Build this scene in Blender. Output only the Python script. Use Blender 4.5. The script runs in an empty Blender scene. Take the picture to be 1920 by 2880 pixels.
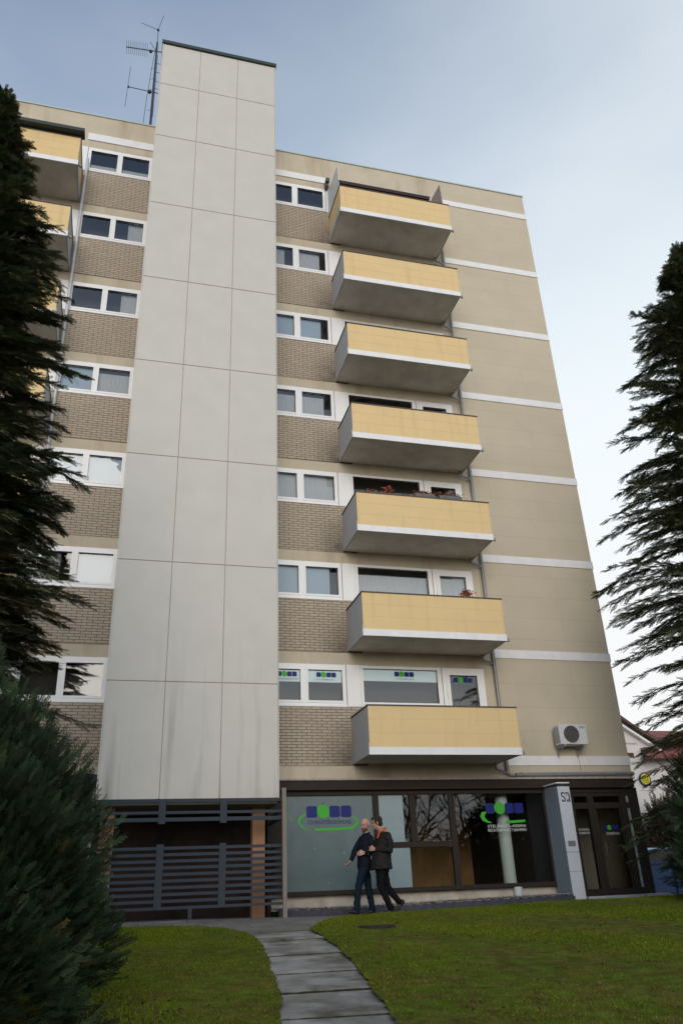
import bpy, bmesh, math, random
import numpy as np
from mathutils import Vector, Matrix
random.seed(7); rng = np.random.default_rng(7)
S = bpy.context.scene
COL = S.collection
PI = math.pi

# ------------------------------------------------------------------ camera
YAW, PITCH, ROLL, FPX = 0.2773, 0.4516, -0.0444, 2250.44
CAM = Vector((-2.3712, -18.9931, 1.2448))
cam = bpy.data.cameras.new('camera'); cam.sensor_fit = 'HORIZONTAL'; cam.sensor_width = 36
cam.lens = 36 * FPX / 1920; cam.clip_start = 0.05; cam.clip_end = 3000
fw = Vector((math.sin(YAW) * math.cos(PITCH), math.cos(YAW) * math.cos(PITCH), math.sin(PITCH)))
rt = Vector((math.cos(YAW), -math.sin(YAW), 0)); up = rt.cross(fw)
r2 = rt * math.cos(ROLL) + up * math.sin(ROLL); u2 = -rt * math.sin(ROLL) + up * math.cos(ROLL)
co = bpy.data.objects.new('camera', cam); COL.objects.link(co)
M = Matrix((r2, u2, -fw)).transposed().to_4x4(); M.translation = CAM
co.matrix_world = M; S.camera = co

# ------------------------------------------------------------------ world, sun, exposure
SUN_EL, SUN_AZ = math.radians(17), math.radians(192)      # azimuth clockwise from +Y (the facade faces -Y)
w = bpy.data.worlds.new('World'); S.world = w; w.use_nodes = True
nt = w.node_tree; nt.nodes.clear()
def wn(t, **k):
    n = nt.nodes.new(t)
    for a, b in k.items(): setattr(n, a, b)
    return n
L = nt.links.new
sky = wn('ShaderNodeTexSky', sky_type='NISHITA', sun_disc=False, sun_elevation=SUN_EL, sun_rotation=SUN_AZ,
         air_density=1.0, dust_density=0.6, ozone_density=2.5)
bg = wn('ShaderNodeBackground'); bg.inputs['Strength'].default_value = 0.15
geo = wn('ShaderNodeTexCoord')
# thin high cloud: a pale veil that thickens towards the horizon on the right, broken by soft noise
nrm = wn('ShaderNodeVectorMath', operation='NORMALIZE'); L(geo.outputs['Generated'], nrm.inputs[0])
dot = wn('ShaderNodeVectorMath', operation='DOT_PRODUCT'); L(nrm.outputs[0], dot.inputs[0])
dot.inputs[1].default_value = (0.55, 0.20, -0.80)
mpg = wn('ShaderNodeMapping'); mpg.inputs['Scale'].default_value = (1.0, 1.0, 2.2); L(nrm.outputs[0], mpg.inputs[0])
noi = wn('ShaderNodeTexNoise'); noi.inputs['Scale'].default_value = 1.5; noi.inputs['Detail'].default_value = 5
noi.inputs['Roughness'].default_value = 0.5
L(mpg.outputs[0], noi.inputs['Vector'])
ad = wn('ShaderNodeMath', operation='MULTIPLY_ADD'); L(noi.outputs[0], ad.inputs[0]); ad.inputs[1].default_value = 0.55
L(dot.outputs['Value'], ad.inputs[2])
mr = wn('ShaderNodeMapRange'); mr.interpolation_type = 'SMOOTHSTEP'; L(ad.outputs[0], mr.inputs[0])
mr.inputs[1].default_value = -0.62; mr.inputs[2].default_value = 0.42; mr.inputs[3].default_value = 0.05; mr.inputs[4].default_value = 0.97
mix = wn('ShaderNodeMix', data_type='RGBA'); L(mr.outputs[0], mix.inputs[0]); L(sky.outputs[0], mix.inputs[6])

sdv = (math.sin(SUN_AZ) * math.cos(SUN_EL), math.cos(SUN_AZ) * math.cos(SUN_EL), math.sin(SUN_EL))
sdt = wn('ShaderNodeVectorMath', operation='DOT_PRODUCT'); L(nrm.outputs[0], sdt.inputs[0]); sdt.inputs[1].default_value = sdv
glo = wn('ShaderNodeMapRange'); glo.interpolation_type = 'SMOOTHSTEP'; L(sdt.outputs['Value'], glo.inputs[0])   # cloud lit by the veiled low sun
glo.inputs[1].default_value = -0.1; glo.inputs[2].default_value = 1.0; glo.inputs[3].default_value = 1.0; glo.inputs[4].default_value = 1.7
vc = wn('ShaderNodeVectorMath', operation='SCALE'); vc.inputs[0].default_value = (4.4, 4.75, 4.9); L(glo.outputs[0], vc.inputs['Scale'])
L(vc.outputs[0], mix.inputs[7])
szz = wn('ShaderNodeSeparateXYZ'); L(nrm.outputs[0], szz.inputs[0])
lowr = wn('ShaderNodeMapRange'); lowr.interpolation_type = 'SMOOTHSTEP'; L(szz.outputs[2], lowr.inputs[0])
lowr.inputs[1].default_value = 0.62; lowr.inputs[2].default_value = 0.12; lowr.inputs[3].default_value = 0.0; lowr.inputs[4].default_value = 0.75
mix2 = wn('ShaderNodeMix', data_type='RGBA'); L(lowr.outputs[0], mix2.inputs[0]); L(mix.outputs[2], mix2.inputs[6])
vc2 = wn('ShaderNodeVectorMath', operation='SCALE'); vc2.inputs[0].default_value = (4.75, 4.65, 4.6); L(glo.outputs[0], vc2.inputs['Scale']); L(vc2.outputs[0], mix2.inputs[7])
L(mix2.outputs[2], bg.inputs['Color'])
out = wn('ShaderNodeOutputWorld'); L(bg.outputs[0], out.inputs[0])
sl = bpy.data.lights.new('sun', 'SUN'); sl.energy = 0.85; sl.angle = math.radians(30); sl.color = (1.0, 0.90, 0.78)
so = bpy.data.objects.new('sun', sl); COL.objects.link(so)
sd = Vector((math.sin(SUN_AZ) * math.cos(SUN_EL), math.cos(SUN_AZ) * math.cos(SUN_EL), math.sin(SUN_EL)))
so.rotation_euler = sd.to_track_quat('Z', 'Y').to_euler(); so.location = (30, -10, 40)
S.view_settings.view_transform = 'Standard'; S.view_settings.look = 'None'
S.view_settings.gamma = 1; S.view_settings.exposure = 0.46
S.render.engine = 'CYCLES'; S.cycles.max_bounces = 8; S.cycles.transparent_max_bounces = 12

# ------------------------------------------------------------------ materials
MATS = {}
def mat(name, col, rough=0.8, var=0.0, vscale=6.0, bump=0.0, bscale=40.0, spec=0.3, metal=0.0, stretch=(1, 1, 1),
        col2=None, stain=None, bricks=None, attr=None, trans=0.0, emis=None):
    """procedural material in world position space; var: soft lightness variation"""
    if name in MATS: return MATS[name]
    m = bpy.data.materials.new(name); m.use_nodes = True; MATS[name] = m
    t = m.node_tree; N = t.nodes; K = t.links.new; b = N['Principled BSDF']
    b.inputs['Roughness'].default_value = rough; b.inputs['Metallic'].default_value = metal
    b.inputs['Specular IOR Level'].default_value = spec
    g = N.new('ShaderNodeNewGeometry'); mp = N.new('ShaderNodeMapping'); K(g.outputs['Position'], mp.inputs[0])
    mp.inputs['Scale'].default_value = stretch
    c = N.new('ShaderNodeRGB'); c.outputs[0].default_value = (*col, 1); cur = c.outputs[0]
    hgt = None
    if bricks:
        bw, bh, mortar, mcol, off, msmooth, xo, zo = bricks
        sp = N.new('ShaderNodeSeparateXYZ'); K(g.outputs['Position'], sp.inputs[0])
        cb = N.new('ShaderNodeCombineXYZ'); 
        a1 = N.new('ShaderNodeMath'); a1.operation = 'SUBTRACT'; K(sp.outputs[0], a1.inputs[0]); a1.inputs[1].default_value = xo
        a2 = N.new('ShaderNodeMath'); a2.operation = 'SUBTRACT'; K(sp.outputs[2 if zo is not None else 1], a2.inputs[0]); a2.inputs[1].default_value = zo or 0
        K(a1.outputs[0], cb.inputs[0]); K(a2.outputs[0], cb.inputs[1])
        bt = N.new('ShaderNodeTexBrick'); K(cb.outputs[0], bt.inputs['Vector']); bt.offset = off
        bt.inputs['Scale'].default_value = 1; bt.inputs['Brick Width'].default_value = bw; bt.inputs['Row Height'].default_value = bh
        bt.inputs['Mortar Size'].default_value = mortar; bt.inputs['Mortar Smooth'].default_value = msmooth
        bt.inputs['Color1'].default_value = (*col, 1)
        bt.inputs['Color2'].default_value = (*(col2 or [x * .86 for x in col]), 1)
        bt.inputs['Mortar'].default_value = (*mcol, 1); cur = bt.outputs['Color']; hgt = bt.outputs['Fac']
    elif col2:
        nz = N.new('ShaderNodeTexNoise'); nz.inputs['Scale'].default_value = vscale * .6; nz.inputs['Detail'].default_value = 6
        K(mp.outputs[0], nz.inputs['Vector'])
        rp = N.new('ShaderNodeMapRange'); K(nz.outputs[0], rp.inputs[0]); rp.inputs[1].default_value = .38; rp.inputs[2].default_value = .62
        mx = N.new('ShaderNodeMix'); mx.data_type = 'RGBA'; K(rp.outputs[0], mx.inputs[0]); K(cur, mx.inputs[6]); mx.inputs[7].default_value = (*col2, 1)
        cur = mx.outputs[2]
    if attr:
        at = N.new('ShaderNodeAttribute'); at.attribute_name = attr
        mx = N.new('ShaderNodeMix'); mx.data_type = 'RGBA'; mx.blend_type = 'MULTIPLY'; mx.inputs[0].default_value = 1
        K(cur, mx.inputs[6]); K(at.outputs['Color'], mx.inputs[7]); cur = mx.outputs[2]
    if var:
        nz = N.new('ShaderNodeTexNoise'); nz.inputs['Scale'].default_value = vscale; nz.inputs['Detail'].default_value = 8
        nz.inputs['Roughness'].default_value = .6; K(mp.outputs[0], nz.inputs['Vector'])
        rp = N.new('ShaderNodeMapRange'); K(nz.outputs[0], rp.inputs[0]); rp.inputs[1].default_value = .3; rp.inputs[2].default_value = .7
        rp.inputs[3].default_value = 1 - var; rp.inputs[4].default_value = 1 + var
        vm = N.new('ShaderNodeVectorMath'); vm.operation = 'SCALE'; K(cur, vm.inputs[0]); K(rp.outputs[0], vm.inputs['Scale']); cur = vm.outputs[0]
    if stain:      # dirty streaks: (x scale, z scale, threshold lo, hi, colour, zmax, fade)
        sx, sz, lo, hi, sc, zmax, fade = stain
        m2 = N.new('ShaderNodeMapping'); K(g.outputs['Position'], m2.inputs[0]); m2.inputs['Scale'].default_value = (sx, sx, sz)
        nz = N.new('ShaderNodeTexNoise'); nz.inputs['Scale'].default_value = 1; nz.inputs['Detail'].default_value = 5; K(m2.outputs[0], nz.inputs['Vector'])
        rp = N.new('ShaderNodeMapRange'); K(nz.outputs[0], rp.inputs[0]); rp.inputs[1].default_value = lo; rp.inputs[2].default_value = hi
        fac = rp.outputs[0]
        sp2 = N.new('ShaderNodeSeparateXYZ'); K(g.outputs['Position'], sp2.inputs[0])
        zr = N.new('ShaderNodeMapRange'); K(sp2.outputs[2], zr.inputs[0]); zr.inputs[1].default_value = zmax; zr.inputs[2].default_value = zmax - fade
        ml = N.new('ShaderNodeMath'); ml.operation = 'MULTIPLY'; K(fac, ml.inputs[0]); K(zr.outputs[0], ml.inputs[1])
        mx = N.new('ShaderNodeMix'); mx.data_type = 'RGBA'; K(ml.outputs[0], mx.inputs[0]); K(cur, mx.inputs[6]); mx.inputs[7].default_value = (*sc, 1)
        cur = mx.outputs[2]
    K(cur, b.inputs['Base Color'])
    if bump or hgt is not None:
        bp = N.new('ShaderNodeBump'); bp.inputs['Strength'].default_value = bump or .3; bp.inputs['Distance'].default_value = .01
        nz = N.new('ShaderNodeTexNoise'); nz.inputs['Scale'].default_value = bscale; nz.inputs['Detail'].default_value = 4; K(g.outputs['Position'], nz.inputs['Vector'])
        if hgt is not None:
            s2 = N.new('ShaderNodeMath'); s2.operation = 'SUBTRACT'; K(nz.outputs[0], s2.inputs[0]); K(hgt, s2.inputs[1]); K(s2.outputs[0], bp.inputs['Height'])
        else: K(nz.outputs[0], bp.inputs['Height'])
        K(bp.outputs[0], b.inputs['Normal'])
    if trans:
        b.inputs['Subsurface Weight'].default_value = 0
        tr = N.new('ShaderNodeBsdfTranslucent'); K(cur, tr.inputs['Color'])
        ms = N.new('ShaderNodeMixShader'); ms.inputs[0].default_value = trans
        K(b.outputs[0], ms.inputs[1]); K(tr.outputs[0], ms.inputs[2]); K(ms.outputs[0], N['Material Output'].inputs[0])
    if emis:
        b.inputs['Emission Color'].default_value = (*emis[0], 1); b.inputs['Emission Strength'].default_value = emis[1]
    return m
def glass(name, ior=1.6, tint=(.8, .85, .85), wob=0.0012):
    """window glass: mirror reflection by Fresnel over a clear see-through pane"""
    m = bpy.data.materials.new(name); m.use_nodes = True; t = m.node_tree; N = t.nodes; K = t.links.new; N.clear()
    fr = N.new('ShaderNodeFresnel'); fr.inputs[0].default_value = ior
    gl = N.new('ShaderNodeBsdfGlossy'); gl.inputs['Roughness'].default_value = 0.0; gl.inputs['Color'].default_value = (.93, .97, 1, 1)
    tr = N.new('ShaderNodeBsdfTransparent'); tr.inputs[0].default_value = (*tint, 1)
    nz = N.new('ShaderNodeTexNoise'); nz.inputs['Scale'].default_value = 2.2; nz.inputs['Detail'].default_value = 1
    g = N.new('ShaderNodeNewGeometry'); K(g.outputs['Position'], nz.inputs['Vector'])
    bp = N.new('ShaderNodeBump'); bp.inputs['Strength'].default_value = 1; bp.inputs['Distance'].default_value = wob
    K(nz.outputs[0], bp.inputs['Height']); K(bp.outputs[0], gl.inputs['Normal'])
    ms = N.new('ShaderNodeMixShader'); K(fr.outputs[0], ms.inputs[0]); K(tr.outputs[0], ms.inputs[1]); K(gl.outputs[0], ms.inputs[2])
    o = N.new('ShaderNodeOutputMaterial'); K(ms.outputs[0], o.inputs[0]); return m

BEIGE = (0.53, 0.465, 0.355)
m_plaster = mat('beige_plaster', BEIGE, .92, var=.07, vscale=1.3, bump=.35, bscale=90, spec=.15,
                stain=(2.2, .35, .52, .85, (.36, .29, .19), 26, .1))
m_board = mat('beige_boarding', BEIGE, .9, var=.05, vscale=1.0, bump=.25, bscale=70, spec=.15, col2=(.52, .456, .347),
              bricks=(3.3, .612, .005, (.41, .35, .255), .5, .4, 7.6, .06))
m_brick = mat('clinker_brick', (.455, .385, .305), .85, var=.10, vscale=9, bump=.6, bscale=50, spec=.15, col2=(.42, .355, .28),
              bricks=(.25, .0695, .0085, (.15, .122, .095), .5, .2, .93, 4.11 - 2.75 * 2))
m_panel = mat('fibre_cement_panel', (.55, .53, .485), .75, var=.035, vscale=1.6, bump=.15, bscale=120, spec=.25,
              stain=(3.4, .24, .54, .78, (.33, .31, .255), 7.0, 3.0))
m_joint = mat('panel_joint_backing', (.40, .33, .25), .9)
m_white = mat('white_band_paint', (.76, .76, .76), .6, var=.05, vscale=3, spec=.3, stain=(4, 1.5, .60, 1.0, (.60, .59, .55), 30, .1))
m_pvc = mat('white_window_frame', (.80, .80, .80), .35, var=.02, vscale=5, spec=.5)
m_slab = mat('balcony_concrete', (.66, .61, .55), .9, var=.14, vscale=2.0, bump=.3, bscale=60, spec=.15)
m_side = mat('balcony_grey_panel', (.42, .43, .45), .75, var=.05, vscale=3, spec=.3)
m_yel = mat('balcony_yellow_panel', (.70, .52, .265), .7, spec=.25, var=.03, vscale=2, bump=.1, stain=(5, .40, .54, .90, (.55, .41, .21), 30, .1))
m_rail = mat('dark_handrail', (.07, .065, .06), .5, spec=.4)
m_zinc = mat('zinc_downpipe', (.25, .26, .27), .5, metal=.4, var=.1, vscale=8)
m_whitepipe = mat('pale_downpipe', (.52, .54, .56), .45, metal=.2, var=.1, vscale=8)
m_cap = mat('dark_green_roof_edging', (.035, .05, .045), .5)
m_flash = mat('pale_green_flashing', (.42, .50, .46), .5, metal=.3)
m_brown = mat('dark_brown_aluminium', (.032, .025, .021), .6, spec=.15, var=.08, vscale=4)
m_anth = mat('anthracite_slat', (.045, .054, .066), .7, spec=.15, var=.06, vscale=6)
m_glass = glass('window_glass', 1.75, (.93, .95, .95))
m_shopglass = glass('shop_glass', 1.62, (.92, .95, .93), .0006)
m_frost = mat('frosted_glass', (.105, .150, .155), .22, var=.12, vscale=2.5, spec=.75, stain=(7, 7, .66, .72, (.30, .32, .31), 4, 1.2))
m_frost2 = mat('pale_frosted_glass', (.24, .32, .34), .18, var=.06, vscale=3, spec=.8)
m_curt = mat('net_curtain', (.62, .64, .67), .9, spec=.1, trans=.3)
m_dark = mat('dark_room', (.055, .050, .046), .9)
m_room = mat('room_wall', (.20, .18, .16), .9)
m_blue = mat('logo_blue', (.006, .014, .15), .5)
m_green = mat('logo_green', (.05, .42, .03), .5)
m_film = mat('white_window_film', (.52, .62, .62), .35, spec=.6)
m_wtext = mat('white_lettering', (.62, .64, .64), .6)
m_pillar = mat('grey_blue_pillar_paint', (.25, .30, .34), .7, var=.05, vscale=3, spec=.3)
m_pillarf = mat('pale_grey_pillar_plate', (.52, .55, .60), .55, var=.04, vscale=3, spec=.35)
m_black = mat('black_lettering', (.015, .018, .025), .5)
m_concrete = mat('paving_concrete', (.20, .185, .165), .92, var=.22, vscale=2.6, bump=.5, bscale=70, spec=.15, col2=(.17, .155, .135),
                 bricks=(.6, .6, .008, (.07, .06, .05), .5, .3, 0, None))
m_slabpath = mat('path_slab_concrete', (.31, .30, .28), .93, var=.25, vscale=3.2, bump=.7, bscale=60, spec=.1, col2=(.20, .19, .165), stain=(2.2, 2.2, .5, .72, (.09, .085, .06), 9, .5))
m_soil = mat('soil', (.045, .035, .022), .95, var=.3, vscale=9, bump=.8, bscale=30, spec=.05)
m_lawn = mat('lawn_turf', (.078, .108, .012), .95, var=.5, vscale=5, bump=.8, bscale=30, spec=.05, col2=(.095, .075, .020))
m_grass = mat('grass_blades', (.130, .180, .016), .85, spec=.02, attr='tint', trans=.25)
m_leaf = mat('conifer_foliage', (.078, .095, .048), .75, spec=.15, attr='tint', trans=.12)
m_leafb = mat('bush_foliage', (.038, .062, .030), .75, spec=.15, attr='tint', trans=.12)
m_bark = mat('bark', (.07, .052, .038), .95, var=.3, vscale=12, bump=.8, bscale=30, spec=.1)
m_asph = mat('asphalt', (.055, .055, .055), .9, var=.15, vscale=4, bump=.4, bscale=80)

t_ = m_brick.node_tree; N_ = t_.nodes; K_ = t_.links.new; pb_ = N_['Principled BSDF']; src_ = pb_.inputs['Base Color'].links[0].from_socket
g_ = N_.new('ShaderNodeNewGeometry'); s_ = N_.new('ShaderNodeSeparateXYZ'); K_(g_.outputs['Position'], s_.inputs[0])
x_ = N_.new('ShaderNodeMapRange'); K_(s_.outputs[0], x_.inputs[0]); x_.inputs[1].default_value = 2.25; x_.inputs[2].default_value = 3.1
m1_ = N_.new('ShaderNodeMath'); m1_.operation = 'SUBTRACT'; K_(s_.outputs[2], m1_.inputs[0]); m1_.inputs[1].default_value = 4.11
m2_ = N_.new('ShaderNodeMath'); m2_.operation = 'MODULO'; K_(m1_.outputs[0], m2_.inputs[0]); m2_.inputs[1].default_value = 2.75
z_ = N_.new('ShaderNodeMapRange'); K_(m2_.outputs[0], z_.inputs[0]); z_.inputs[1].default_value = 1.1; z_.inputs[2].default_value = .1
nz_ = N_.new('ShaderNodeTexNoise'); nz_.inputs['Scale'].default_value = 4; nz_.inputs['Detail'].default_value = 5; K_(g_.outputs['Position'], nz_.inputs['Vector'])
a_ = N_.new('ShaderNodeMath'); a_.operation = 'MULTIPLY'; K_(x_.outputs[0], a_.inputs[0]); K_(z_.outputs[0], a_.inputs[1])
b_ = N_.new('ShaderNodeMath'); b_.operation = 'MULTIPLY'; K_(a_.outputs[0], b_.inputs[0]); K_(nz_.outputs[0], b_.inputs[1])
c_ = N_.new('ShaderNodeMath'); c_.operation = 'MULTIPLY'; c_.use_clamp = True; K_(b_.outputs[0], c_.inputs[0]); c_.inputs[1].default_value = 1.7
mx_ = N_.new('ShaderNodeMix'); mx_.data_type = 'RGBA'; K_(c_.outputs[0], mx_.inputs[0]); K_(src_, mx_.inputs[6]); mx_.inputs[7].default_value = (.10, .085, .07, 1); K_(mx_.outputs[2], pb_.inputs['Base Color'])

# ------------------------------------------------------------------ mesh helpers
class MB:
    def __init__(s): s.v = []; s.f = []
    def box(s, x0, x1, y0, y1, z0, z1):
        n = len(s.v)
        s.v += [(x0,y0,z0),(x1,y0,z0),(x1,y1,z0),(x0,y1,z0),(x0,y0,z1),(x1,y0,z1),(x1,y1,z1),(x0,y1,z1)]
        s.f += [tuple(n+i for i in q) for q in ((0,3,2,1),(4,5,6,7),(0,1,5,4),(1,2,6,5),(2,3,7,6),(3,0,4,7))]
        return s
    def quad(s, *p):
        n = len(s.v); s.v += [tuple(q) for q in p]; s.f.append(tuple(range(n, n + len(p)))); return s
    def tube(s, pts, rad, seg=8, cap=True):
        pts = [Vector(p) for p in pts]; rad = rad if hasattr(rad, '__len__') else [rad] * len(pts)
        base = len(s.v); prev = None
        for i, p in enumerate(pts):
            t = (pts[min(i+1, len(pts)-1)] - pts[max(i-1, 0)]).normalized()
            a = (prev - t * prev.dot(t)) if prev is not None else t.orthogonal()
            if a.length < 1e-6: a = t.orthogonal()
            a.normalize(); prev = a; b = t.cross(a)
            for k in range(seg):
                an = 2 * PI * k / seg; s.v.append(tuple(p + (a * math.cos(an) + b * math.sin(an)) * rad[i]))
        for i in range(len(pts) - 1):
            for k in range(seg):
                k2 = (k + 1) % seg; o = base + i * seg
                s.f.append((o + k, o + k2, o + seg + k2, o + seg + k))
        if cap:
            s.f.append(tuple(base + k for k in reversed(range(seg)))); o = base + (len(pts) - 1) * seg
            s.f.append(tuple(o + k for k in range(seg)))
        return s
    def lathe(s, c, prof, seg=20, axis='z'):
        base = len(s.v)
        for r, h in prof:
            for k in range(seg):
                a = 2 * PI * k / seg; x, y = r * math.cos(a), r * math.sin(a)
                s.v.append((c[0]+x, c[1]+y, c[2]+h) if axis == 'z' else (c[0]+x, c[1]+h, c[2]+y) if axis == 'y' else (c[0]+h, c[1]+x, c[2]+y))
        for i in range(len(prof) - 1):
            for k in range(seg):
                k2 = (k+1) % seg; o = base + i * seg; s.f.append((o+k, o+k2, o+seg+k2, o+seg+k))
        s.f.append(tuple(base + k for k in reversed(range(seg)))); o = base + (len(prof)-1)*seg; s.f.append(tuple(o+k for k in range(seg)))
        return s
    def prism(s, poly, y0, y1):      # polygon in x,z extruded along y
        n = len(poly); b = len(s.v)
        s.v += [(x, y0, z) for x, z in poly] + [(x, y1, z) for x, z in poly]
        s.f.append(tuple(b + i for i in range(n))); s.f.append(tuple(b + n + i for i in reversed(range(n))))
        for i in range(n):
            j = (i + 1) % n; s.f.append((b + j, b + i, b + n + i, b + n + j))
        return s
    def build(s, name, m, parent=None, smooth=False, bevel=0):
        me = bpy.data.meshes.new(name); o = Vector(ORG.get(parent, (0, 0, 0))) if parent else Vector((0, 0, 0))
        me.from_pydata([tuple(Vector(v) - o) for v in s.v], [], s.f); me.update()
        bm = bmesh.new(); bm.from_mesh(me)
        if len(s.f) > 1: bmesh.ops.recalc_face_normals(bm, faces=bm.faces)
        if bevel: bmesh.ops.bevel(bm, geom=list(bm.edges), offset=bevel, segments=2, affect='EDGES', profile=.5)
        bm.to_mesh(me); bm.free()
        if smooth:
            for p in me.polygons: p.use_smooth = True
        for mm in (m if isinstance(m, (list, tuple)) else [m]): me.materials.append(mm)
        ob = bpy.data.objects.new(name, me); COL.objects.link(ob)
        if parent: ob.parent = parent; ORG[ob] = ORG.get(parent, (0, 0, 0))
        return ob
ORG = {}
def tag(o, label=None, cat=None, group=None, kind=None):
    if label: o['label'] = label
    if cat: o['category'] = cat
    if group: o['group'] = group
    if kind: o['kind'] = kind
    return o
def thing(name, loc, label, cat, group=None):
    o = bpy.data.objects.new(name, None); COL.objects.link(o); o.location = loc; ORG[o] = tuple(loc)
    o.empty_display_size = .2
    return tag(o, label, cat, group)
def text_mesh(txt, x, z, h, wid, y, name, m, parent, depth=.002, mirror=False):
    """flat lettering standing in the x-z plane at depth y, fitted to height h and width wid, lower left at x, z"""
    cu = bpy.data.curves.new('t', 'FONT'); cu.body = txt; cu.size = 1; cu.extrude = 0; cu.resolution_u = 3
    ob = bpy.data.objects.new('t', cu); COL.objects.link(ob)
    dg = bpy.context.evaluated_depsgraph_get(); me = bpy.data.meshes.new_from_object(ob.evaluated_get(dg))
    xs = [v.co.x for v in me.vertices]; ys = [v.co.y for v in me.vertices]
    sx = wid / (max(xs) - min(xs)); sy = h / (max(ys) - min(ys)); x0, y0 = min(xs), min(ys); o = ORG.get(parent, (0,0,0))
    for v in me.vertices:
        X = (v.co.x - x0) * sx
        if mirror: X = wid - X
        v.co = (x + X - o[0], y - o[1], z + (v.co.y - y0) * sy - o[2])
    me.materials.append(m); ob2 = bpy.data.objects.new(name, me); COL.objects.link(ob2); ob2.parent = parent; ORG[ob2] = o
    bpy.data.objects.remove(ob); return ob2
def holes_wall(b, x0, x1, z0, z1, holes, y0=0.0, y1=.22):
    xs = sorted({x0, x1} | {min(max(h[k], x0), x1) for h in holes for k in (0, 1)}); zs = sorted({z0, z1} | {min(max(h[k], z0), z1) for h in holes for k in (2, 3)})
    def inh(x, z): return any(h[0] < x < h[1] and h[2] < z < h[3] for h in holes)
    for i in range(len(xs) - 1):
        for j in range(len(zs) - 1):
            a, c, e, f = xs[i], xs[i+1], zs[j], zs[j+1]
            if not inh((a+c)/2, (e+f)/2): b.quad((a,y0,e),(c,y0,e),(c,y0,f),(a,y0,f))
    for h in holes:
        a, c, e, f = max(h[0],x0), min(h[1],x1), max(h[2],z0), min(h[3],z1)
        b.quad((a,y0,e),(a,y1,e),(a,y1,f),(a,y0,f)); b.quad((c,y1,e),(c,y0,e),(c,y0,f),(c,y1,f))
        b.quad((a,y0,e),(c,y0,e),(c,y1,e),(a,y1,e)); b.quad((a,y1,f),(c,y1,f),(c,y0,f),(a,y0,f))

# ------------------------------------------------------------------ terrain
def zt(X): return np.interp(X, [-4, -1.0, .8, 2.2, 3.4, 5, 7, 9, 14], [1.03, 1.02, .985, .955, .955, .985, 1.01, 1.0, .98])
def zg(X, Y):
    t = np.maximum(0, -3.0 - np.asarray(Y, float)); t = np.minimum(t, 19)
    k = np.interp(X, [-1.0, 1.6], [1.0, 0.0]) * np.clip((-1.8 - np.asarray(Y, float)) / 1.4, 0, 1)
    return zt(X) - .085 * k * np.interp(Y, [-12, -5], [0, 1]) - .09 * t * t / (t + 1.0)
def lin(a, b, st): return list(np.arange(a, b, st))
gx = [-900, -300, -120, -60] + lin(-30, 40, .5) + [40, 70, 150, 400, 900]
gy = [-900, -300, -120, -60] + lin(-40, -.0, .4) + [0.0, 14, 40, 120, 300, 900]
V = [(x, y, float(zg(x, y)) - .03) for y in gy for x in gx]; nx = len(gx)
F = [(j*nx+i, j*nx+i+1, (j+1)*nx+i+1, (j+1)*nx+i) for j in range(len(gy)-1) for i in range(nx-1)]
b = MB(); b.v = V; b.f = F; tag(b.build('ground', mat('trodden_earth', (.15, .135, .11), .95, var=.25, vscale=2, bump=.5, bscale=20, spec=.08)), kind='structure')

# lawns: strips between the path and the paving, parametrised along Y
PL = ([-18, -16, -13.5, -11.6, -10.1, -9.0, -7.68, -6.2, -5.1], [-2.1, -1.75, -1.25, -.95, -.67, -.55, -.37, -.23, -.25])
PR = ([-18, -16, -13.5, -11.78, -10.14, -8.95, -7.57, -6.2, -5.25], [-1.1, -.75, -.30, -.03, .23, .43, .60, .70, .73])
def pl(Y): return float(np.interp(Y, *PL))
def pr(Y): return float(np.interp(Y, *PR))
def edge_noise(Y, s): return .012 * math.sin(Y * 5.1 + s) + .010 * math.sin(Y * 17.3 + 2 * s) + .008 * math.sin(Y * 41 + s)
def rl(Y):   # left edge of the right lawn
    return (pr(Y) if Y < -5.25 else float(np.interp(Y, [-5.25, -4.6, -3.95, -3.4, -3.05, -2.9], [.73, 1.0, 1.4, 2.0, 2.75, 4.0]))) + edge_noise(Y, 1)
def lr(Y):   # right edge of the left lawn
    return (pl(Y) if Y < -5.1 else float(np.interp(Y, [-5.1, -4.4, -3.8, -3.4, -3.15], [-.26, -.5, -.85, -1.5, -3.0]))) - edge_noise(Y, 2)
def strip(fa, fb, y0, y1, lift, name, n=260, m_=60, pw=1):
    b = MB(); ys = np.linspace(y0, y1, n)
    for Y in ys:
        a, c = fa(Y), fb(Y)
        for k in range(m_):
            t = (k / (m_ - 1)) ** pw; X = a + (c - a) * t
            b.v.append((X, Y, float(zg(X, Y)) + lift + .012 * math.sin(X * 1.7 + Y) * min(1, 8 * t) ))
    for j in range(n - 1):
        for k in range(m_ - 1): o = j * m_ + k; b.f.append((o, o+1, o+m_+1, o+m_))
    return b
tag(strip(rl, lambda Y: 45, -22, -2.9, .048, 'lawn', pw=2).build('lawn', m_lawn), kind='structure')
tag(strip(lr, lambda Y: -28, -22, -3.15, .048, 'lawn', pw=2).build('lawn', m_lawn), kind='structure')
# paved forecourt along the building
b = MB(); n1 = 80
xs = np.linspace(-26, 30, 160)
for Y in (-5.6, -4.6, -3.8, -3.2, -1.8, -1.0, .2):
    for X in xs: b.v.append((X, Y, float(zg(X, Y)) + .004))
for j in range(6):
    for k in range(159): o = j*160+k; b.f.append((o, o+1, o+161, o+160))
tag(b.build('pavement', m_concrete), kind='structure')
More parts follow.
